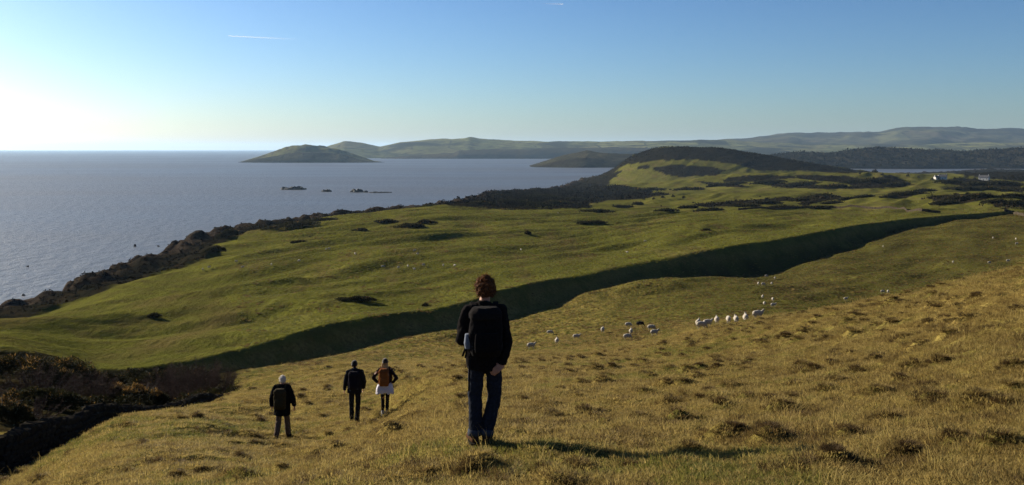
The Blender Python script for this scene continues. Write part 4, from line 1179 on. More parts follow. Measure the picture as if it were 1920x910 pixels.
def add_ell(b, c, r, rot=None):
    seg, rows = (18, 11) if max(r) > 0.06 else (8, 5)
    M3 = rot.to_matrix() if rot else Matrix.Identity(3)
    c = Vector(c)
    rings = []
    for j in range(1, rows):
        e = math.pi * j / rows - math.pi / 2; ce, se = math.cos(e), math.sin(e)
        rings.append([b.verts.new(c + M3 @ Vector((r[0] * ce * math.cos(2 * math.pi * k / seg), r[1] * ce * math.sin(2 * math.pi * k / seg), r[2] * se))) for k in range(seg)])
    lo = b.verts.new(c - M3 @ Vector((0, 0, r[2]))); hi = b.verts.new(c + M3 @ Vector((0, 0, r[2])))
    for k in range(seg):
        b.faces.new((lo, rings[0][(k + 1) % seg], rings[0][k])); b.faces.new((hi, rings[-1][k], rings[-1][(k + 1) % seg]))
    for A, B in zip(rings[:-1], rings[1:]):
        for k in range(seg): b.faces.new((A[k], A[(k + 1) % seg], B[(k + 1) % seg], B[k]))

def add_loft(b, rings, seg=24, cap=True):
    """rings: (centre, rx, ry, superness)"""
    R_ = []
    for (c, rx, ry, pw) in rings:
        ring = []
        for k in range(seg):
            a = 2 * math.pi * k / seg
            ca, sa = math.cos(a), math.sin(a)
            ring.append(b.verts.new((c[0] + rx * math.copysign(abs(ca) ** pw, ca), c[1] + ry * math.copysign(abs(sa) ** pw, sa), c[2])))
        R_.append(ring)
    for A, B in zip(R_[:-1], R_[1:]):
        for k in range(seg): b.faces.new((A[k], A[(k + 1) % seg], B[(k + 1) % seg], B[k]))
    if cap:
        b.faces.new(list(reversed(R_[0]))); b.faces.new(R_[-1])

WORK = bpy.data.scenes.new('workshop')      # an empty side scene, so that shaping a part does not re-evaluate the land
def fuse(name, b, voxel, smooth=4):
    m = bpy.data.meshes.new('t'); bmesh.ops.recalc_face_normals(b, faces=b.faces); b.to_mesh(m); b.free()
    o = bpy.data.objects.new('t', m); WORK.collection.objects.link(o)
    md = o.modifiers.new('r', 'REMESH'); md.mode = 'VOXEL'; md.voxel_size = voxel
    if smooth:
        ms = o.modifiers.new('s', 'SMOOTH'); ms.factor = 0.5; ms.iterations = smooth
    WORK.view_layers[0].update()
    dg = WORK.view_layers[0].depsgraph
    out = bpy.data.meshes.new_from_object(o.evaluated_get(dg), depsgraph=dg)
    out.name = name
    bpy.data.objects.remove(o); bpy.data.meshes.remove(m)
    return out

def ruffle(me, amp, freq, seed=0.0):
    from mathutils import noise as mn
    n = len(me.vertices)
    co = np.empty(n * 3, np.float32); me.vertices.foreach_get('co', co); co = co.reshape(-1, 3)
    no = np.empty(n * 3, np.float32); me.vertex_normals.foreach_get('vector', no); no = no.reshape(-1, 3)
    q = (co * freq + seed).tolist()
    f = np.array([mn.fractal(v, 0.7, 2.0, 3) for v in q], np.float32)
    co += no * (f * amp)[:, None]
    me.vertices.foreach_set('co', co.ravel()); me.update()

M_skin = simple_mat('skin', (0.30, 0.145, 0.090), (0.36, 0.18, 0.115), 30, 0.6, 0.1, 0.002, 0.3)
def cloth(name, c, k=1.35, sheen=0.02): return simple_mat(name, c, tuple(min(1, v * k) for v in c), 40, 0.95, 0.35, 0.004, 0.0, sheen)

def hand(b, wrist, dirv, palm_n, thumb, curl=0.5, r=0.0088):
    """palm, four bent fingers and a thumb leaving the side of the palm"""
    d = Vector(dirv).normalized(); n = Vector(palm_n); n = (n - d * n.dot(d)).normalized(); s_ = d.cross(n) * thumb
    w = Vector(wrist)
    for q in (-0.028, -0.009, 0.010, 0.028):
        add_capsule(b, w + s_ * q * 0.7, w + d * 0.085 + s_ * q, 0.016, 0.0145, 8)
    for q, L_ in ((0.031, 0.072), (0.011, 0.082), (-0.010, 0.076), (-0.030, 0.060)):
        p = w + d * 0.088 + s_ * q; dd = d.copy()
        for j in range(3):
            dd = (dd * math.cos(curl) + n * math.sin(curl)).normalized(); e = p + dd * L_ * (0.45, 0.32, 0.25)[j]
            add_capsule(b, p, e, r * (1.06 - 0.07 * j), r * (0.98 - 0.07 * j), 8); p = e
    p = w + d * 0.022 + s_ * 0.032
    for v_, L_ in ((d * 0.55 + s_ * 0.75 + n * 0.25, 0.045), (d * 0.9 + s_ * 0.25 + n * 0.35, 0.035)):
        e = p + Vector(v_).normalized() * L_; add_capsule(b, p, e, 0.0125, 0.0115, 8); p = e

def person(label, loc, rz, J, W, voxel, hairfn, scale=1.0, group=None):
    root = empty('person', loc, rz); root.scale = (scale,) * 3
    head = Vector(J['head'])
    # --- body: one continuous surface from crown to sole
    b = bmesh.new()
    hr = J.get('head_r', (0.076, 0.096, 0.115))
    add_ell(b, head + Vector((0, -0.008, 0.02)), (hr[0], hr[1], hr[2] * 0.82))
    add_ell(b, head + Vector((0, 0.022, -0.045)), (hr[0] * 0.80, hr[1] * 0.74, hr[2] * 0.62))          # jaw
    add_capsule(b, head + Vector((0, 0.088, 0.005)), head + Vector((0, 0.108, -0.028)), 0.009, 0.014, 8)    # nose
    add_capsule(b, head + Vector((-0.02, 0.084, -0.058)), head + Vector((0.02, 0.084, -0.058)), 0.009, 0.009, 8)  # lips
    add_capsule(b, head + Vector((-0.04, 0.078, 0.026)), head + Vector((0.04, 0.078, 0.026)), 0.012, 0.012, 8)   # brow
    for s_ in (-1, 1): add_ell(b, head + Vector((s_ * (hr[0] + 0.003), -0.005, -0.012)), (0.012, 0.024, 0.033))    # ears
    add_capsule(b, J['neck'], head + Vector((0, -0.005, -0.05)), 0.060, 0.054)
    add_loft(b, [((0, 0, J['hip_z'] - 0.08), .14, .10, 1), ((0, 0, J['hip_z'] + 0.08), .14, .095, 1), ((0, 0, J['hip_z'] + 0.28), .145, .10, 1), (Vector(J['neck']) - Vector((0, 0, .12)), .165, .10, 1), (Vector(J['neck']) - Vector((0, 0, .03)), .10, .07, 1)])
    for s in 'LR':
        sh, el, wr_ = Vector(J['sh' + s]), Vector(J['el' + s]), Vector(J['wr' + s])
        add_capsule(b, sh, el, 0.052, 0.040); add_capsule(b, el, wr_, 0.040, 0.027)
        hd = J['hand' + s]
        hand(b, wr_, hd[0], hd[1], hd[2], hd[3])
        hp, kn, an = Vector(J['hip' + s]), Vector(J['kn' + s]), Vector(J['an' + s])
        add_capsule(b, hp, kn, 0.078, 0.054); add_capsule(b, kn, an, 0.052, 0.036)
        add_capsule(b, an + Vector((0, -0.03, -0.045)), an + Vector((J.get('toe' + s, 0), 0.13, -0.055)), 0.034, 0.028)
    me = fuse('body', b, voxel, 3)
    link('body', me, M_skin, root, smooth=True)
    for s_ in (-1, 1):
        b = bmesh.new(); add_ell(b, head + Vector((s_ * 0.032, 0.083, 0.006)), (0.011, 0.010, 0.009))
        m = bpy.data.meshes.new('eye'); b.to_mesh(m); b.free(); link('eye', m, M_eye, root)
    # --- trousers
    b = bmesh.new()
    tw = W.get('tw', (0.092, 0.072, 0.066))
    add_loft(b, [((0, 0, J['hip_z'] - 0.10), W['hipw'] * 0.92, .118, 1), ((0, 0, J['hip_z']), W['hipw'], .122, 1), ((0, 0, J['hip_z'] + 0.10), W['hipw'] * 0.92, .112, 1)])
    for s in 'LR':
        hp, kn, an = Vector(J['hip' + s]), Vector(J['kn' + s]), Vector(J['an' + s])
        add_capsule(b, hp, kn, tw[0], tw[1]); add_capsule(b, kn, an + Vector((0, 0, W.get('hem', -0.015))), tw[1], tw[2], flat1=True)
    me = fuse('trousers', b, voxel * 1.1, 2); ruffle(me, 0.010, 9.0, 3.1)
    link('trousers', me, W['trousers'], root, smooth=True)
    if W.get('cuff'):
        for s in 'LR':
            an = Vector(J['an' + s]); kn = Vector(J['kn' + s]); b = bmesh.new()
            add_capsule(b, an + (kn - an) * 0.13, an + Vector((0, 0, -0.012)), tw[2] + 0.006, tw[2] + 0.007, flat0=True, flat1=True)
            m = bpy.data.meshes.new('cuff'); b.to_mesh(m); b.free(); link('cuff', m, W['cuff'], root, smooth=True)
    # --- shoes
    for s in 'LR':
        an = Vector(J['an' + s]); b = bmesh.new(); tx = J.get('toe' + s, 0)
        add_capsule(b, an + Vector((0, -0.045, -0.048)), an + Vector((tx, 0.15, -0.055)), 0.043, 0.038)
        add_capsule(b, an + Vector((0, -0.02, -0.05)), an + Vector((0, -0.012, 0.02)), 0.046, 0.050)
        me = fuse('shoe', b, 0.010, 2)
        for v in me.vertices: v.co.z = max(v.co.z, an.z - 0.085)
        sh_o = link('shoe', me, W['shoe'], root, smooth=True)
        b = bmesh.new(); add_loft(b, [((an.x + tx * 0.4, an.y + 0.05, an.z - 0.096), 0.048, 0.155, 0.8), ((an.x + tx * 0.4, an.y + 0.05, an.z - 0.074), 0.050, 0.157, 0.8)])
        m = bpy.data.meshes.new('sole'); b.to_mesh(m); b.free(); link('sole', m, W['sole'], sh_o)
    # --- jacket
    b = bmesh.new()
    nk = Vector(J['neck']); jh = W['jacket_hem']; ww = W['jw']
    tilt = Vector((nk.x, nk.y, 0))
    add_loft(b, [((0, 0, jh), ww * W.get('flare', 1.0), .148, 0.9), ((0, 0, jh + 0.12), ww * 0.99, .143, 0.9), (tilt * 0.4 + Vector((0, 0, J['hip_z'] + 0.22)), ww * 0.96, .132, 0.9), (tilt * 0.7 + Vector((0, 0, nk.z - 0.22)), ww * 1.03, .135, 0.9), (tilt * 0.9 + Vector((0, -0.005, nk.z - 0.09)), ww * 0.98, .115, 0.95), (tilt + Vector((0, -0.008, nk.z - 0.02)), ww * 0.55, .085, 1)])
    ar = W.get('arm', (0.072, 0.060, 0.046))
    for s in 'LR':
        sh, el, wr_ = Vector(J['sh' + s]), Vector(J['el' + s]), Vector(J['wr' + s])
        add_capsule(b, tilt * 0.9 + Vector((sh.x * 0.45, 0, sh.z + 0.015)), sh, 0.075, ar[0])
        add_capsule(b, sh, el, ar[0], ar[1]); add_capsule(b, el, wr_, ar[1], ar[2], flat1=True)
    add_capsule(b, nk + Vector((0, -0.005, -0.03)), nk + Vector((0, 0.0, 0.035)), 0.078, 0.070, flat1=True)
    if W.get('hood'): add_ell(b, nk + Vector((0, -0.05, 0.02)), (0.115, 0.085, 0.075))
    me = fuse('jacket', b, voxel * 1.2, 3); ruffle(me, 0.014, 7.5, 1.7)
    link('jacket', me, W['jacket'], root, smooth=True)
    hairfn(root, head)
    tag(root, label, 'person', group)
    return root
M_eye = simple_mat('eyes', (0.03, 0.02, 0.015), (0.05, 0.035, 0.03), 50, 0.2, 0, spec=0.5)

def hair_blobs(color, puff, n, low, name='hair', curl=0.016, c2=None):
    mat = simple_mat('hair_' + name + str(n), color, c2 or tuple(v * 1.7 for v in color), 60, 0.8, 0.5, 0.004, 0.08, 0.04, 0.3)
    def fn(root, head):
        b = bmesh.new(); rs = random.Random(n)
        add_ell(b, head + Vector((0, -0.018, 0.022)), (0.080 + puff, 0.098 + puff, 0.100 + puff))
        for k in range(n):
            a = rs.uniform(0, 2 * math.pi); e = rs.uniform(low, math.pi / 2)
            d = Vector((math.cos(a) * math.cos(e), math.sin(a) * math.cos(e), math.sin(e)))
            if d.y > 0.45 and d.z < 0.35: continue
            p = head + Vector((0, -0.018, 0.02)) + Vector((d.x * (0.084 + puff), d.y * (0.098 + puff), d.z * (0.102 + puff)))
            add_ell(b, p, (curl * rs.uniform(0.7, 1.5),) * 3)
        # keep the face clear
        me = fuse('hair', b, 0.008, 1)
        for v in me.vertices:
            q = v.co - head
            if q.y > 0.045 and q.z < 0.055: v.co.y = head.y + 0.03
        ruffle(me, 0.010, 38.0, 5.0)
        o = link('hair', me, mat, root, smooth=False)
        # loose strands
        V_, F_ = [], []
        for k in range(n * 9):
            a = rs.uniform(0, 2 * math.pi); e = rs.uniform(low, math.pi / 2)
            d = Vector((math.cos(a) * math.cos(e), math.sin(a) * math.cos(e), math.sin(e)))
            if d.y > 0.35 and d.z < 0.4: continue
            p = head + Vector((0, -0.018, 0.02)) + Vector((d.x * (0.086 + puff), d.y * (0.1 + puff), d.z * (0.104 + puff)))
            q = p + (d + Vector((rs.gauss(0, .7), rs.gauss(0, .7), rs.gauss(0, .5)))) * curl * rs.uniform(0.8, 2.2)
            s_ = d.orthogonal().normalized() * 0.0018
            i = len(V_); V_ += [tuple(p + s_), tuple(p - s_), tuple(q)]; F_.append((i, i + 1, i + 2))
        m = bpy.data.meshes.new('strands'); m.from_pydata(V_, [], F_); tag(link('strands', m, mat, o), kind='stuff')
    return fn

def hat_and_hair(hatc, hairc, long_hair, n):
    hm = cloth('hat_wool%d' % n, hatc, 1.4, 0.4)
    base = hair_blobs(hairc, -0.004, 60 + n, -0.7, 'under%d' % n, 0.012)
    def fn(root, head):
        base(root, head)
        b = bmesh.new()
        add_ell(b, head + Vector((0, -0.014, 0.055)), (0.088, 0.106, 0.090))
        me = fuse('hat', b, 0.010, 2)
        for v in me.vertices:
            if v.co.z < head.z + 0.015: v.co.z = head.z + 0.015
        hat = link('hat', me, hm, root, smooth=True)
        b = bmesh.new(); add_loft(b, [((head.x, head.y - 0.014, head.z + 0.010), .092, .110, 1), ((head.x, head.y - 0.014, head.z + 0.050), .092, .110, 1)])
        m = bpy.data.meshes.new('brim'); b.to_mesh(m); b.free(); link('brim', m, hm, hat, smooth=True)
        if long_hair:
            b = bmesh.new(); rs = random.Random(5)
            for k in range(16):
                x_ = -0.075 + 0.15 * k / 15
                p = head + Vector((x_, -0.065 + 0.35 * x_ * x_, 0.0)); q = p + Vector((x_ * 0.45 + rs.gauss(0, .006), -0.02, -0.17 - rs.uniform(0, .04)))
                add_capsule(b, p, q, 0.017, 0.009, 8)
            me = fuse('hair', b, 0.008, 1)
            link('hair', me, simple_mat('fair_hair', (0.40, 0.27, 0.12), (0.55, 0.40, 0.20), 60, 0.6, 0.3, 0.004, 0.3, 0.3, 0.3), root, smooth=True)
    return fn

def backpack(label, loc, rz, scale, J, W, size, mat, trim, extra=None):
    """rucksack worn on the back: sack, lid, pocket, shoulder straps, hip belt"""
    root = empty('backpack', loc, rz); root.scale = (scale,) * 3
    w, d, h = size; z0 = W['z0']; yb = W.get('yb', -0.135)
    b = bmesh.new()
    add_loft(b, [((0, yb - d * 0.42, z0), w * 0.40, d * 0.36, 0.6), ((0, yb - d * 0.5, z0 + h * 0.12), w * 0.49, d * 0.5, 0.6), ((0, yb - d * 0.5, z0 + h * 0.5), w * 0.5, d * 0.5, 0.6), ((0, yb - d * 0.46, z0 + h * 0.85), w * 0.46, d * 0.46, 0.65), ((0, yb - d * 0.4, z0 + h), w * 0.32, d * 0.30, 0.8)])
    me = fuse('sack', b, 0.014, 4); ruffle(me, 0.012, 9.0, 2.0)
    link('sack', me, mat, root, smooth=True)
    b = bmesh.new()
    add_loft(b, [((0, yb - d * 0.5, z0 + h * 0.80), w * 0.50, d * 0.56, 0.6), ((0, yb - d * 0.48, z0 + h * 0.93), w * 0.49, d * 0.54, 0.6), ((0, yb - d * 0.42, z0 + h * 1.04), w * 0.36, d * 0.38, 0.8)])
    me = fuse('lid', b, 0.012, 4); ruffle(me, 0.008, 11.0, 4.0); link('lid', me, trim, root, smooth=True)
    b = bmesh.new()
    add_loft(b, [((0, yb - d * 1.0, z0 + h * 0.12), w * 0.34, d * 0.14, 0.6), ((0, yb - d * 1.03, z0 + h * 0.3), w * 0.36, d * 0.17, 0.6), ((0, yb - d * 0.98, z0 + h * 0.52), w * 0.33, d * 0.12, 0.6)])
    me = fuse('front_pocket', b, 0.010, 3); link('front_pocket', me, mat, root, smooth=True)
    for s in 'LR':
        sx = math.copysign(1, J['sh' + s][0]); zt = J['sh' + s][2] + 0.075
        pts = [(sx * 0.085, yb - 0.02, z0 + h * 0.85), (sx * 0.115, -0.07, zt - 0.01), (sx * 0.125, 0.0, zt + 0.012), (sx * 0.135, 0.10, zt - 0.05), (sx * 0.15, 0.145, zt - 0.22), (sx * 0.185, 0.10, zt - 0.36), (sx * 0.19, -0.03, z0 + h * 0.18)]
        V_, F_ = [], []
        for i, p in enumerate(pts):
            for (ax_, az_) in ((-0.028, 0.0), (0.028, 0.0), (0.028, 0.014), (-0.028, 0.014)):
                V_.append((p[0] + ax_, p[1] + az_ * 0.5, p[2] + az_))
        for i in range(len(pts) - 1):
            for k in range(4): F_.append((4 * i + k, 4 * i + (k + 1) % 4, 4 * i + 4 + (k + 1) % 4, 4 * i + 4 + k))
        F_ += [(3, 2, 1, 0), tuple(4 * (len(pts) - 1) + k for k in range(4))]
        m = bpy.data.meshes.new('shoulder_strap'); m.from_pydata(V_, [], F_); link('shoulder_strap', m, trim, root)
    if extra: extra(root)
    tag(root, label, 'backpack', 'walkers\' backpacks')
    return root

def foot_z(x, y): return float(land(np.array([x, x - 0.1, x + 0.1]), np.array([y, y + 0.1, y + 0.1]))[0].mean())

GP = 'walkers going down the hill'
def stand(px_, py_, ymin, ymax, Y=None):
    if Y is None:
        x_, y_, z_ = sight(px_, py_, ymin, ymax)
    else: x_, y_ = X_at(px_, Y), Y
    return x_, y_, foot_z(x_, y_)

# --- the standing walker, nearest to us
jx, jy, jz = stand(908, 833, 9.3, 12)
JA = dict(hip_z=0.93, neck=(0.0, -0.01, 1.50), head=(0.012, 0.02, 1.655), shL=(-0.185, 0.0, 1.425), elL=(-0.255, -0.03, 1.12), wrL=(-0.175, 0.17, 1.06), handL=((0.5, 0.8, 0.1), (0.4, 0, -0.8), 1, 0.7),
          shR=(0.185, 0.0, 1.425), elR=(0.238, -0.06, 1.10), wrR=(0.185, -0.125, 0.865), handR=((-0.75, -0.25, -0.55), (0.0, 0.8, -0.3), -1, 0.45),
          hipL=(-0.085, 0, 0.90), knL=(-0.095, 0.025, 0.50), anL=(-0.105, -0.01, 0.095), toeL=-0.05, hipR=(0.092, 0, 0.90), knR=(0.118, 0.03, 0.50), anR=(0.018, -0.02, 0.095), toeR=0.05)
WA = dict(hipw=0.165, tw=(0.094, 0.078, 0.070), trousers=cloth('dark_denim', (0.012, 0.014, 0.020), 1.6), cuff=cloth('denim_turn_up', (0.035, 0.040, 0.052), 1.4), shoe=cloth('brown_leather', (0.045, 0.025, 0.015), 1.5, 0), sole=cloth('shoe_sole', (0.02, 0.018, 0.016), 1.3, 0),
          jacket=cloth('black_jacket', (0.007, 0.006, 0.006), 1.6), jacket_hem=0.80, jw=0.205, flare=0.95)
person('walker in black jacket and dark jeans standing nearest, curly brown hair', (jx, jy, jz + 0.012), R(6), JA, WA, 0.009, hair_blobs((0.035, 0.017, 0.009), 0.012, 150, -0.85, 'curly', 0.021, (0.15, 0.058, 0.020)), 0.965, GP)
M_strap = cloth('black_webbing', (0.009, 0.009, 0.010), 1.5, 0)
def straps(root):
    def ribbon(nm, pts, w, mat=M_strap):
        V_, F_ = [], []
        for p in pts: V_ += [(p[0] - w, p[1], p[2]), (p[0] + w, p[1], p[2]), (p[0] + w, p[1] - 0.006, p[2]), (p[0] - w, p[1] - 0.006, p[2])]
        for i in range(len(pts) - 1):
            for k in range(4): F_.append((4 * i + k, 4 * i + (k + 1) % 4, 4 * i + 4 + (k + 1) % 4, 4 * i + 4 + k))
        F_ += [(3, 2, 1, 0), tuple(4 * (len(pts) - 1) + k for k in range(4))]
        m = bpy.data.meshes.new(nm); m.from_pydata(V_, [], F_); link(nm, m, mat, root)
    ribbon('loose_strap', [(-0.20, -0.15, 1.09), (-0.225, -0.17, 1.03), (-0.245, -0.17, 0.975)], 0.012)
    ribbon('loose_strap', [(-0.195, -0.16, 1.08), (-0.205, -0.18, 1.02), (-0.215, -0.18, 0.96)], 0.010)
    ribbon('hanging_strap', [(-0.165, -0.15, 0.95), (-0.172, -0.16, 0.78), (-0.178, -0.16, 0.60)], 0.009)
    b = bmesh.new(); add_loft(b, [((-0.185, -0.20, 1.06), 0.035, 0.045, 0.8), ((-0.190, -0.20, 1.12), 0.042, 0.052, 0.8), ((-0.186, -0.20, 1.22), 0.034, 0.044, 0.8)])
    m = fuse('side_pocket', b, 0.008, 2); link('side_pocket', m, cloth('pale_blue_fabric', (0.10, 0.115, 0.145), 1.3), root, smooth=True)
    root.children[-1]['label'] = 'pale blue-grey side pocket'
backpack('black backpack with loose straps on the walker standing nearest', (jx, jy, jz + 0.012), R(6), 0.965, JA, dict(z0=0.98, yb=-0.10), (0.36, 0.22, 0.50), cloth('black_nylon', (0.006, 0.0055, 0.006), 1.5), cloth('black_nylon_lid', (0.009, 0.008, 0.008), 1.5), straps)

# --- white-haired walker
def relaxed(side, out=0.10, fwd=0.05):
    s = -1 if side == 'L' else 1
    return {'sh' + side: (s * 0.185, 0, 1.41), 'el' + side: (s * (0.185 + out), -0.02, 1.14), 'wr' + side: (s * (0.20 + out), fwd, 0.90), 'hand' + side: ((s * 0.05, 0.1, -1), (-s, 0.2, 0), s, 0.35)}
bx0, by0, bz0 = stand(529, 823, 24, 29)
JB = dict(hip_z=0.90, neck=(0, 0.01, 1.47), head=(0.0, 0.05, 1.60), hipL=(-0.09, 0, 0.88), knL=(-0.10, 0.02, 0.48), anL=(-0.105, -0.20, 0.135), hipR=(0.09, 0, 0.88), knR=(0.10, 0.14, 0.50), anR=(0.11, 0.20, 0.10), **relaxed('L', 0.10, 0.02), **relaxed('R', 0.12, 0.06))
WB = dict(hipw=0.17, tw=(0.096, 0.080, 0.078), hem=-0.02, trousers=cloth('grey_brown_trousers', (0.075, 0.056, 0.042), 1.4), shoe=cloth('walking_boots', (0.018, 0.014, 0.012), 1.5, 0), sole=WA['sole'], jacket=cloth('black_anorak', (0.006, 0.006, 0.006), 1.6), jacket_hem=0.66, jw=0.235, flare=1.0, arm=(0.082, 0.072, 0.058))
person('white-haired walker in long black anorak and brown trousers, lowest down the slope', (bx0, by0, bz0 - 0.02), R(-4), JB, WB, 0.0115, hair_blobs((0.50, 0.47, 0.42), 0.002, 90, -0.6, 'white', 0.012, (0.75, 0.72, 0.66)), 1.0, GP)
backpack('olive backpack on the white-haired walker', (bx0, by0, bz0 - 0.02), R(-4), 1.0, JB, dict(z0=0.86, yb=-0.11), (0.34, 0.20, 0.54), cloth('olive_canvas', (0.026, 0.021, 0.011), 1.5), cloth('olive_lid', (0.028, 0.023, 0.013), 1.4))

# --- dark-capped walker
cx0, cy0, cz0 = stand(665, 790, 26, 31)
JC = dict(hip_z=0.95, neck=(0, 0.0, 1.53), head=(-0.01, 0.025, 1.685), hipL=(-0.09, 0, 0.93), knL=(-0.095, 0.05, 0.52), anL=(-0.095, 0.06, 0.10), hipR=(0.09, 0, 0.93), knR=(0.10, 0.04, 0.52), anR=(0.085, -0.18, 0.12))
JC.update({'shL': (-0.195, 0, 1.47), 'elL': (-0.27, -0.02, 1.19), 'wrL': (-0.305, 0.03, 0.94), 'handL': ((-0.1, 0.1, -1), (1, 0.2, 0), -1, 0.3), 'shR': (0.195, 0, 1.47), 'elR': (0.285, -0.02, 1.20), 'wrR': (0.255, 0.09, 0.97), 'handR': ((-0.1, 0.3, -1), (-1, 0.2, 0), 1, 0.4)})
WC = dict(hipw=0.165, tw=(0.09, 0.074, 0.070), trousers=cloth('black_trousers', (0.009, 0.009, 0.010), 1.6), shoe=cloth('black_boots', (0.010, 0.009, 0.009), 1.5, 0), sole=WA['sole'], jacket=cloth('black_shell', (0.010, 0.010, 0.012), 1.6), jacket_hem=0.86, jw=0.215, hood=True, arm=(0.080, 0.066, 0.052))
person('walker all in black with dark cap, middle one of the three down the slope', (cx0, cy0, cz0 - 0.02), R(3), JC, WC, 0.0115, hat_and_hair((0.007, 0.006, 0.006), (0.012, 0.008, 0.006), False, 1), 1.0, GP)
backpack('black backpack on the walker all in black', (cx0, cy0, cz0 - 0.02), R(3), 1.0, JC, dict(z0=1.0, yb=-0.11), (0.34, 0.21, 0.52), cloth('charcoal_nylon', (0.008, 0.007, 0.010), 1.5), cloth('charcoal_lid', (0.010, 0.009, 0.012), 1.4))

# --- walker with hands on hips
dx0, dy0, dz0 = stand(722, 780, 27, 33)
JD = dict(hip_z=0.92, neck=(0, 0.0, 1.43), head=(0.0, 0.02, 1.575), hipL=(-0.08, 0, 0.90), knL=(-0.075, 0.03, 0.50), anL=(-0.075, 0.04, 0.095), hipR=(0.08, 0, 0.90), knR=(0.07, 0.03, 0.50), anR=(0.06, -0.02, 0.095))
JD.update({'shL': (-0.165, 0, 1.37), 'elL': (-0.355, -0.06, 1.14), 'wrL': (-0.225, 0.01, 0.985), 'handL': ((0.45, 0.75, -0.2), (0.6, -0.3, 0), -1, 0.4), 'shR': (0.165, 0, 1.37), 'elR': (0.36, -0.06, 1.14), 'wrR': (0.225, 0.01, 0.985), 'handR': ((-0.45, 0.75, -0.2), (-0.6, -0.3, 0), 1, 0.4)})
WD = dict(hipw=0.150, tw=(0.080, 0.058, 0.046), trousers=cloth('black_leggings', (0.010, 0.009, 0.010), 1.6), shoe=cloth('pale_trainers', (0.30, 0.29, 0.28), 1.2, 0), sole=cloth('pale_sole', (0.45, 0.44, 0.42), 1.1, 0), jacket=cloth('dark_fleece', (0.014, 0.011, 0.012), 1.5), jacket_hem=0.92, jw=0.178, arm=(0.060, 0.050, 0.042))
pd = person('walker with hands on hips, dark hat, fair hair and a pale coat round the waist', (dx0, dy0, dz0 - 0.02), R(-2), JD, WD, 0.0115, hat_and_hair((0.014, 0.011, 0.012), (0.30, 0.20, 0.09), True, 2), 1.0, GP)
b = bmesh.new()
add_loft(b, [((0, -0.02, 0.70), .270, .175, 0.7), ((0, -0.02, 0.80), .262, .175, 0.75), ((0, -0.01, 0.92), .225, .160, 0.85), ((0, 0, 0.985), .182, .145, 1.0), ((0, 0, 1.01), .170, .138, 1.0)])
me = fuse('tied_coat', b, 0.010, 2)
for v in me.vertices:
    if v.co.z < 0.80: v.co.z -= 0.05 * abs(v.co.x) / 0.28 - 0.015 * math.sin(v.co.x * 40)
ruffle(me, 0.016, 9.0, 7.0)
tc = link('tied_coat', me, cloth('pale_lilac_coat', (0.44, 0.43, 0.49), 1.2), pd, smooth=True); tc['label'] = 'pale lilac coat tied round the waist'
backpack('orange-brown backpack on the walker with hands on hips', (dx0, dy0, dz0 - 0.02), R(-2), 1.0, JD, dict(z0=0.93, yb=-0.115), (0.31, 0.20, 0.50), cloth('rust_nylon', (0.130, 0.048, 0.014), 1.5), cloth('rust_lid', (0.100, 0.036, 0.012), 1.5))

# ------------------------------------------------------------------ sheep
def sheep_meshes(graze):
    b = bmesh.new()
    add_ell(b, (0, 0, 0.58), (0.42, 0.19, 0.20)); add_ell(b, (0.30, 0, 0.60), (0.18, 0.16, 0.19)); add_ell(b, (-0.28, 0, 0.59), (0.20, 0.18, 0.20))
    hz_ = 0.22 if graze else 0.86; hx_ = 0.66 if graze else 0.58
    add_capsule(b, (0.40, 0, 0.66), (hx_ - 0.05, 0, hz_ + (0.10 if graze else -0.02)), 0.115, 0.075)
    add_capsule(b, (hx_ - 0.02, 0, hz_ + 0.03), (hx_ + (0.08 if graze else 0.15), 0, hz_ - (0.14 if graze else 0.07)), 0.070, 0.042)
    for s_ in (-1, 1):
        add_capsule(b, (hx_ - 0.03, s_ * 0.05, hz_ + 0.06), (hx_ - 0.07, s_ * 0.14, hz_ + 0.05), 0.028, 0.014, 8)
        add_capsule(b, (0.27, s_ * 0.10, 0.48), (0.28, s_ * 0.10, 0.24), 0.062, 0.034, 8); add_capsule(b, (0.28, s_ * 0.10, 0.24), (0.28, s_ * 0.10, 0.03), 0.030, 0.026, 8)
        add_capsule(b, (-0.29, s_ * 0.11, 0.50), (-0.24, s_ * 0.11, 0.32), 0.085, 0.048, 8); add_capsule(b, (-0.24, s_ * 0.11, 0.32), (-0.33, s_ * 0.11, 0.21), 0.042, 0.032, 8); add_capsule(b, (-0.33, s_ * 0.11, 0.21), (-0.32, s_ * 0.11, 0.03), 0.030, 0.027, 8)
    body = fuse('sheep', b, 0.036, 2)
    b = bmesh.new(); rs = random.Random(3 + graze)
    add_ell(b, (0.0, 0, 0.60), (0.47, 0.235, 0.235)); add_ell(b, (-0.30, 0, 0.60), (0.22, 0.22, 0.235)); add_capsule(b, (0.36, 0, 0.66), (0.36 + (hx_ - 0.36) * 0.5, 0, 0.66 + (hz_ - 0.66) * 0.5), 0.165, 0.115)
    add_capsule(b, (-0.48, 0, 0.66), (-0.54, 0, 0.40), 0.045, 0.03, 8)
    for k in range(120):
        a = rs.uniform(0, 6.28); e = rs.uniform(-0.6, 1.57); add_ell(b, (0.46 * math.cos(a) * math.cos(e) - 0.03, 0.225 * math.sin(a) * math.cos(e), 0.60 + 0.225 * math.sin(e)), (0.045, 0.045, 0.045))
    fl = fuse('fleece', b, 0.034, 1)
    for m in (body, fl): m.polygons.foreach_set('use_smooth', np.ones(len(m.polygons), bool))
    return body, fl
M_fleece = simple_mat('fleece', (0.25, 0.215, 0.165), (0.36, 0.315, 0.25), 14, 0.95, 0.6, 0.02, 0.05, 0.4)
M_face = simple_mat('sheep_face', (0.22, 0.19, 0.15), (0.30, 0.265, 0.21), 14, 0.9, 0.2, 0.01, 0.1)
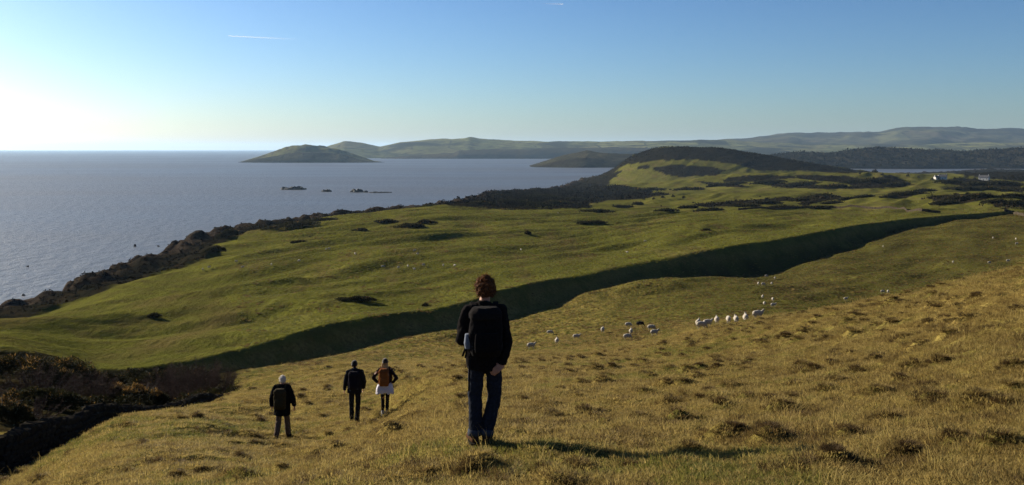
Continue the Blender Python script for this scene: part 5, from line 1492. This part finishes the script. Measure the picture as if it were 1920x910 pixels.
M_dark_fleece = simple_mat('dark_fleece', (0.020, 0.016, 0.014), (0.035, 0.028, 0.024), 14, 0.95, 0.6, 0.02, 0.05)
SH = {g: sheep_meshes(g) for g in (0, 1)}
for g in SH:
    SH[g][0].materials.append(M_face); SH[g][1].materials.append(M_fleece)
DK = tuple(m.copy() for m in SH[1])
for m in DK: m.materials.clear(); m.materials.append(M_dark_fleece)
def sheep(px_, py_, ymin, ymax, rz, graze, label, group, dark=False, scale=1.0):
    x_, y_, z_ = sight(px_, py_, ymin, ymax)
    bodym, flm = DK if dark else SH[graze]
    o = bpy.data.objects.new('sheep', bodym); COL.objects.link(o)
    o.location = (x_, y_, z_ - 0.03); o.rotation_euler = (0, 0, rz); o.scale = (scale * 0.84,) * 3
    f = bpy.data.objects.new('fleece', flm); COL.objects.link(f); f.parent = o
    tag(o, label, 'sheep', group)
A0, A1, A2, A3 = 0.4, 1.2, 2.0, -0.5
GS_ = 'sheep on the near valley floor'
for (px_, py_, rz, g, lab) in [
  (996, 657, 0.3, 0, 'lone white sheep lowest and leftmost of the near flock'),(1031, 630, 0.2, 1, 'grazing sheep up behind the lowest one of the near flock'),(1044, 648, 1.5, 0, 'sheep seen end-on between two others at the left of the near flock'),(1081, 639, 0.1, 0, 'sheep standing sideways fourth from the left of the near flock'),
  (1130, 626, 1.3, 1, 'sheep by itself between the left stragglers and the two pairs'),(1176, 640, 0.4, 1, 'lower sheep of the left pair in the near flock'),(1183, 630, 1.4, 0, 'upper sheep of the left pair in the near flock'),(1178, 616, 0.2, 1, 'faint sheep farther back above the left pair'),
  (1221, 622, 0.1, 1, 'upper sheep of the right pair in the near flock'),(1227, 632, 0.3, 0, 'lower sheep of the right pair, with a long shadow'),
  (1309, 616, 1.2, 0, 'left sheep of the huddle of three in the near flock'),(1315, 620, 0.3, 1, 'front sheep of the huddle of three in the near flock'),(1327, 616, 0.4, 0, 'right sheep of the huddle of three in the near flock'),
  (1344, 611, 1.4, 0, 'first sheep of the string of five walking right'),(1366, 610, 1.5, 1, 'second sheep of the string of five walking right'),(1380, 610, 1.5, 0, 'third sheep of the string of five walking right'),(1398, 609, 1.4, 0, 'fourth sheep of the string of five walking right'),(1421, 607, 0.3, 0, 'last sheep of the string, sideways with head raised, rightmost')]:
    sheep(px_, py_, 70, 190, rz, g, lab, GS_)
sheep(1200, 615, 70, 190, 0.1, 1, 'black sheep grazing behind the white pairs', GS_, True)
GT_ = 'sheep in the dark valley to the right'
for (px_, py_, rz, lab) in [(1437,522,0.3,'topmost faint sheep of the upper valley group'),(1453,526,1.3,'sheep at the upper right of the upper valley group'),(1422,537,1.4,'left sheep of the row of three in the upper valley group'),(1431,538,0.2,'middle sheep of the row of three in the upper valley group'),(1447,537,1.2,'right sheep of the row of three in the upper valley group'),
   (1430,562,1.3,'upper left sheep of the four above the near string'),(1449,567,1.5,'upper right sheep of the four above the near string'),(1433,575,1.4,'lower left sheep of the four above the near string'),(1450,578,0.2,'lower right sheep of the four above the near string'),
   (1586,566,0.3,'sheep alone just over the brow of the near slope'),(1655,552,0.2,'left sheep of the two touching over the brow'),(1665,552,1.2,'right sheep of the two touching over the brow'),(1656,466,1.3,'single sheep high in the dark valley under the bank'),(1787,496,1.2,'left sheep of the row below the right rim'),(1855,497,0.4,'second sheep of the row below the right rim'),(1890,494,0.2,'third sheep of the row below the right rim'),(1862,450,1.2,'sheep high up near the right edge'),(1905,452,1.4,'upper sheep at the right edge'),(1906,461,0.3,'lower sheep at the right edge')]:
    sheep(px_, py_, 100, 420, rz, int(px_) % 2, lab, GT_)
GU_ = 'sheep on the green field'
for i, (px_, py_, lab) in enumerate([(455,505,'leftmost sheep on the green field'),(443,494,'sheep just above the leftmost one on the green field'),(509,500,'sheep third from the left on the green field'),(561,493,'sheep on the green field below the worn track'),(617,470,'upper sheep of two by the middle of the green field'),(612,471,'lower sheep of two by the middle of the green field'),(666,480,'sheep alone in the middle of the green field'),
   (718,504,'left sheep of the long row across the green field'),(747,506,'second sheep of the long row across the green field'),(765,503,'third sheep of the long row across the green field'),(777,509,'fourth sheep, lowest of the long row'),(794,501,'fifth sheep of the long row across the green field'),(831,502,'sixth sheep of the long row, with a shadow'),(853,502,'last sheep of the long row, near the walker\'s head'),
   (777,474,'upper sheep of two above the long row'),(783,480,'lower sheep of two above the long row'),(977,472,'sheep above and right of the walker\'s head'),(1210,456,'bright sheep alone in the right part of the green field'),(392,505,'faint sheep near the cliff edge of the green field'),(380,509,'faint sheep closest to the cliff edge'),(1176,477,'sheep below the bright lone one on the green field'),(1046,402,'white dot of a sheep by the far hedge of the green field')]):
    sheep(px_, py_, 130, 700, (i * 0.9) % 3.1, i % 2, lab, GU_, False, 1.0)

bpy.data.scenes.remove(WORK)
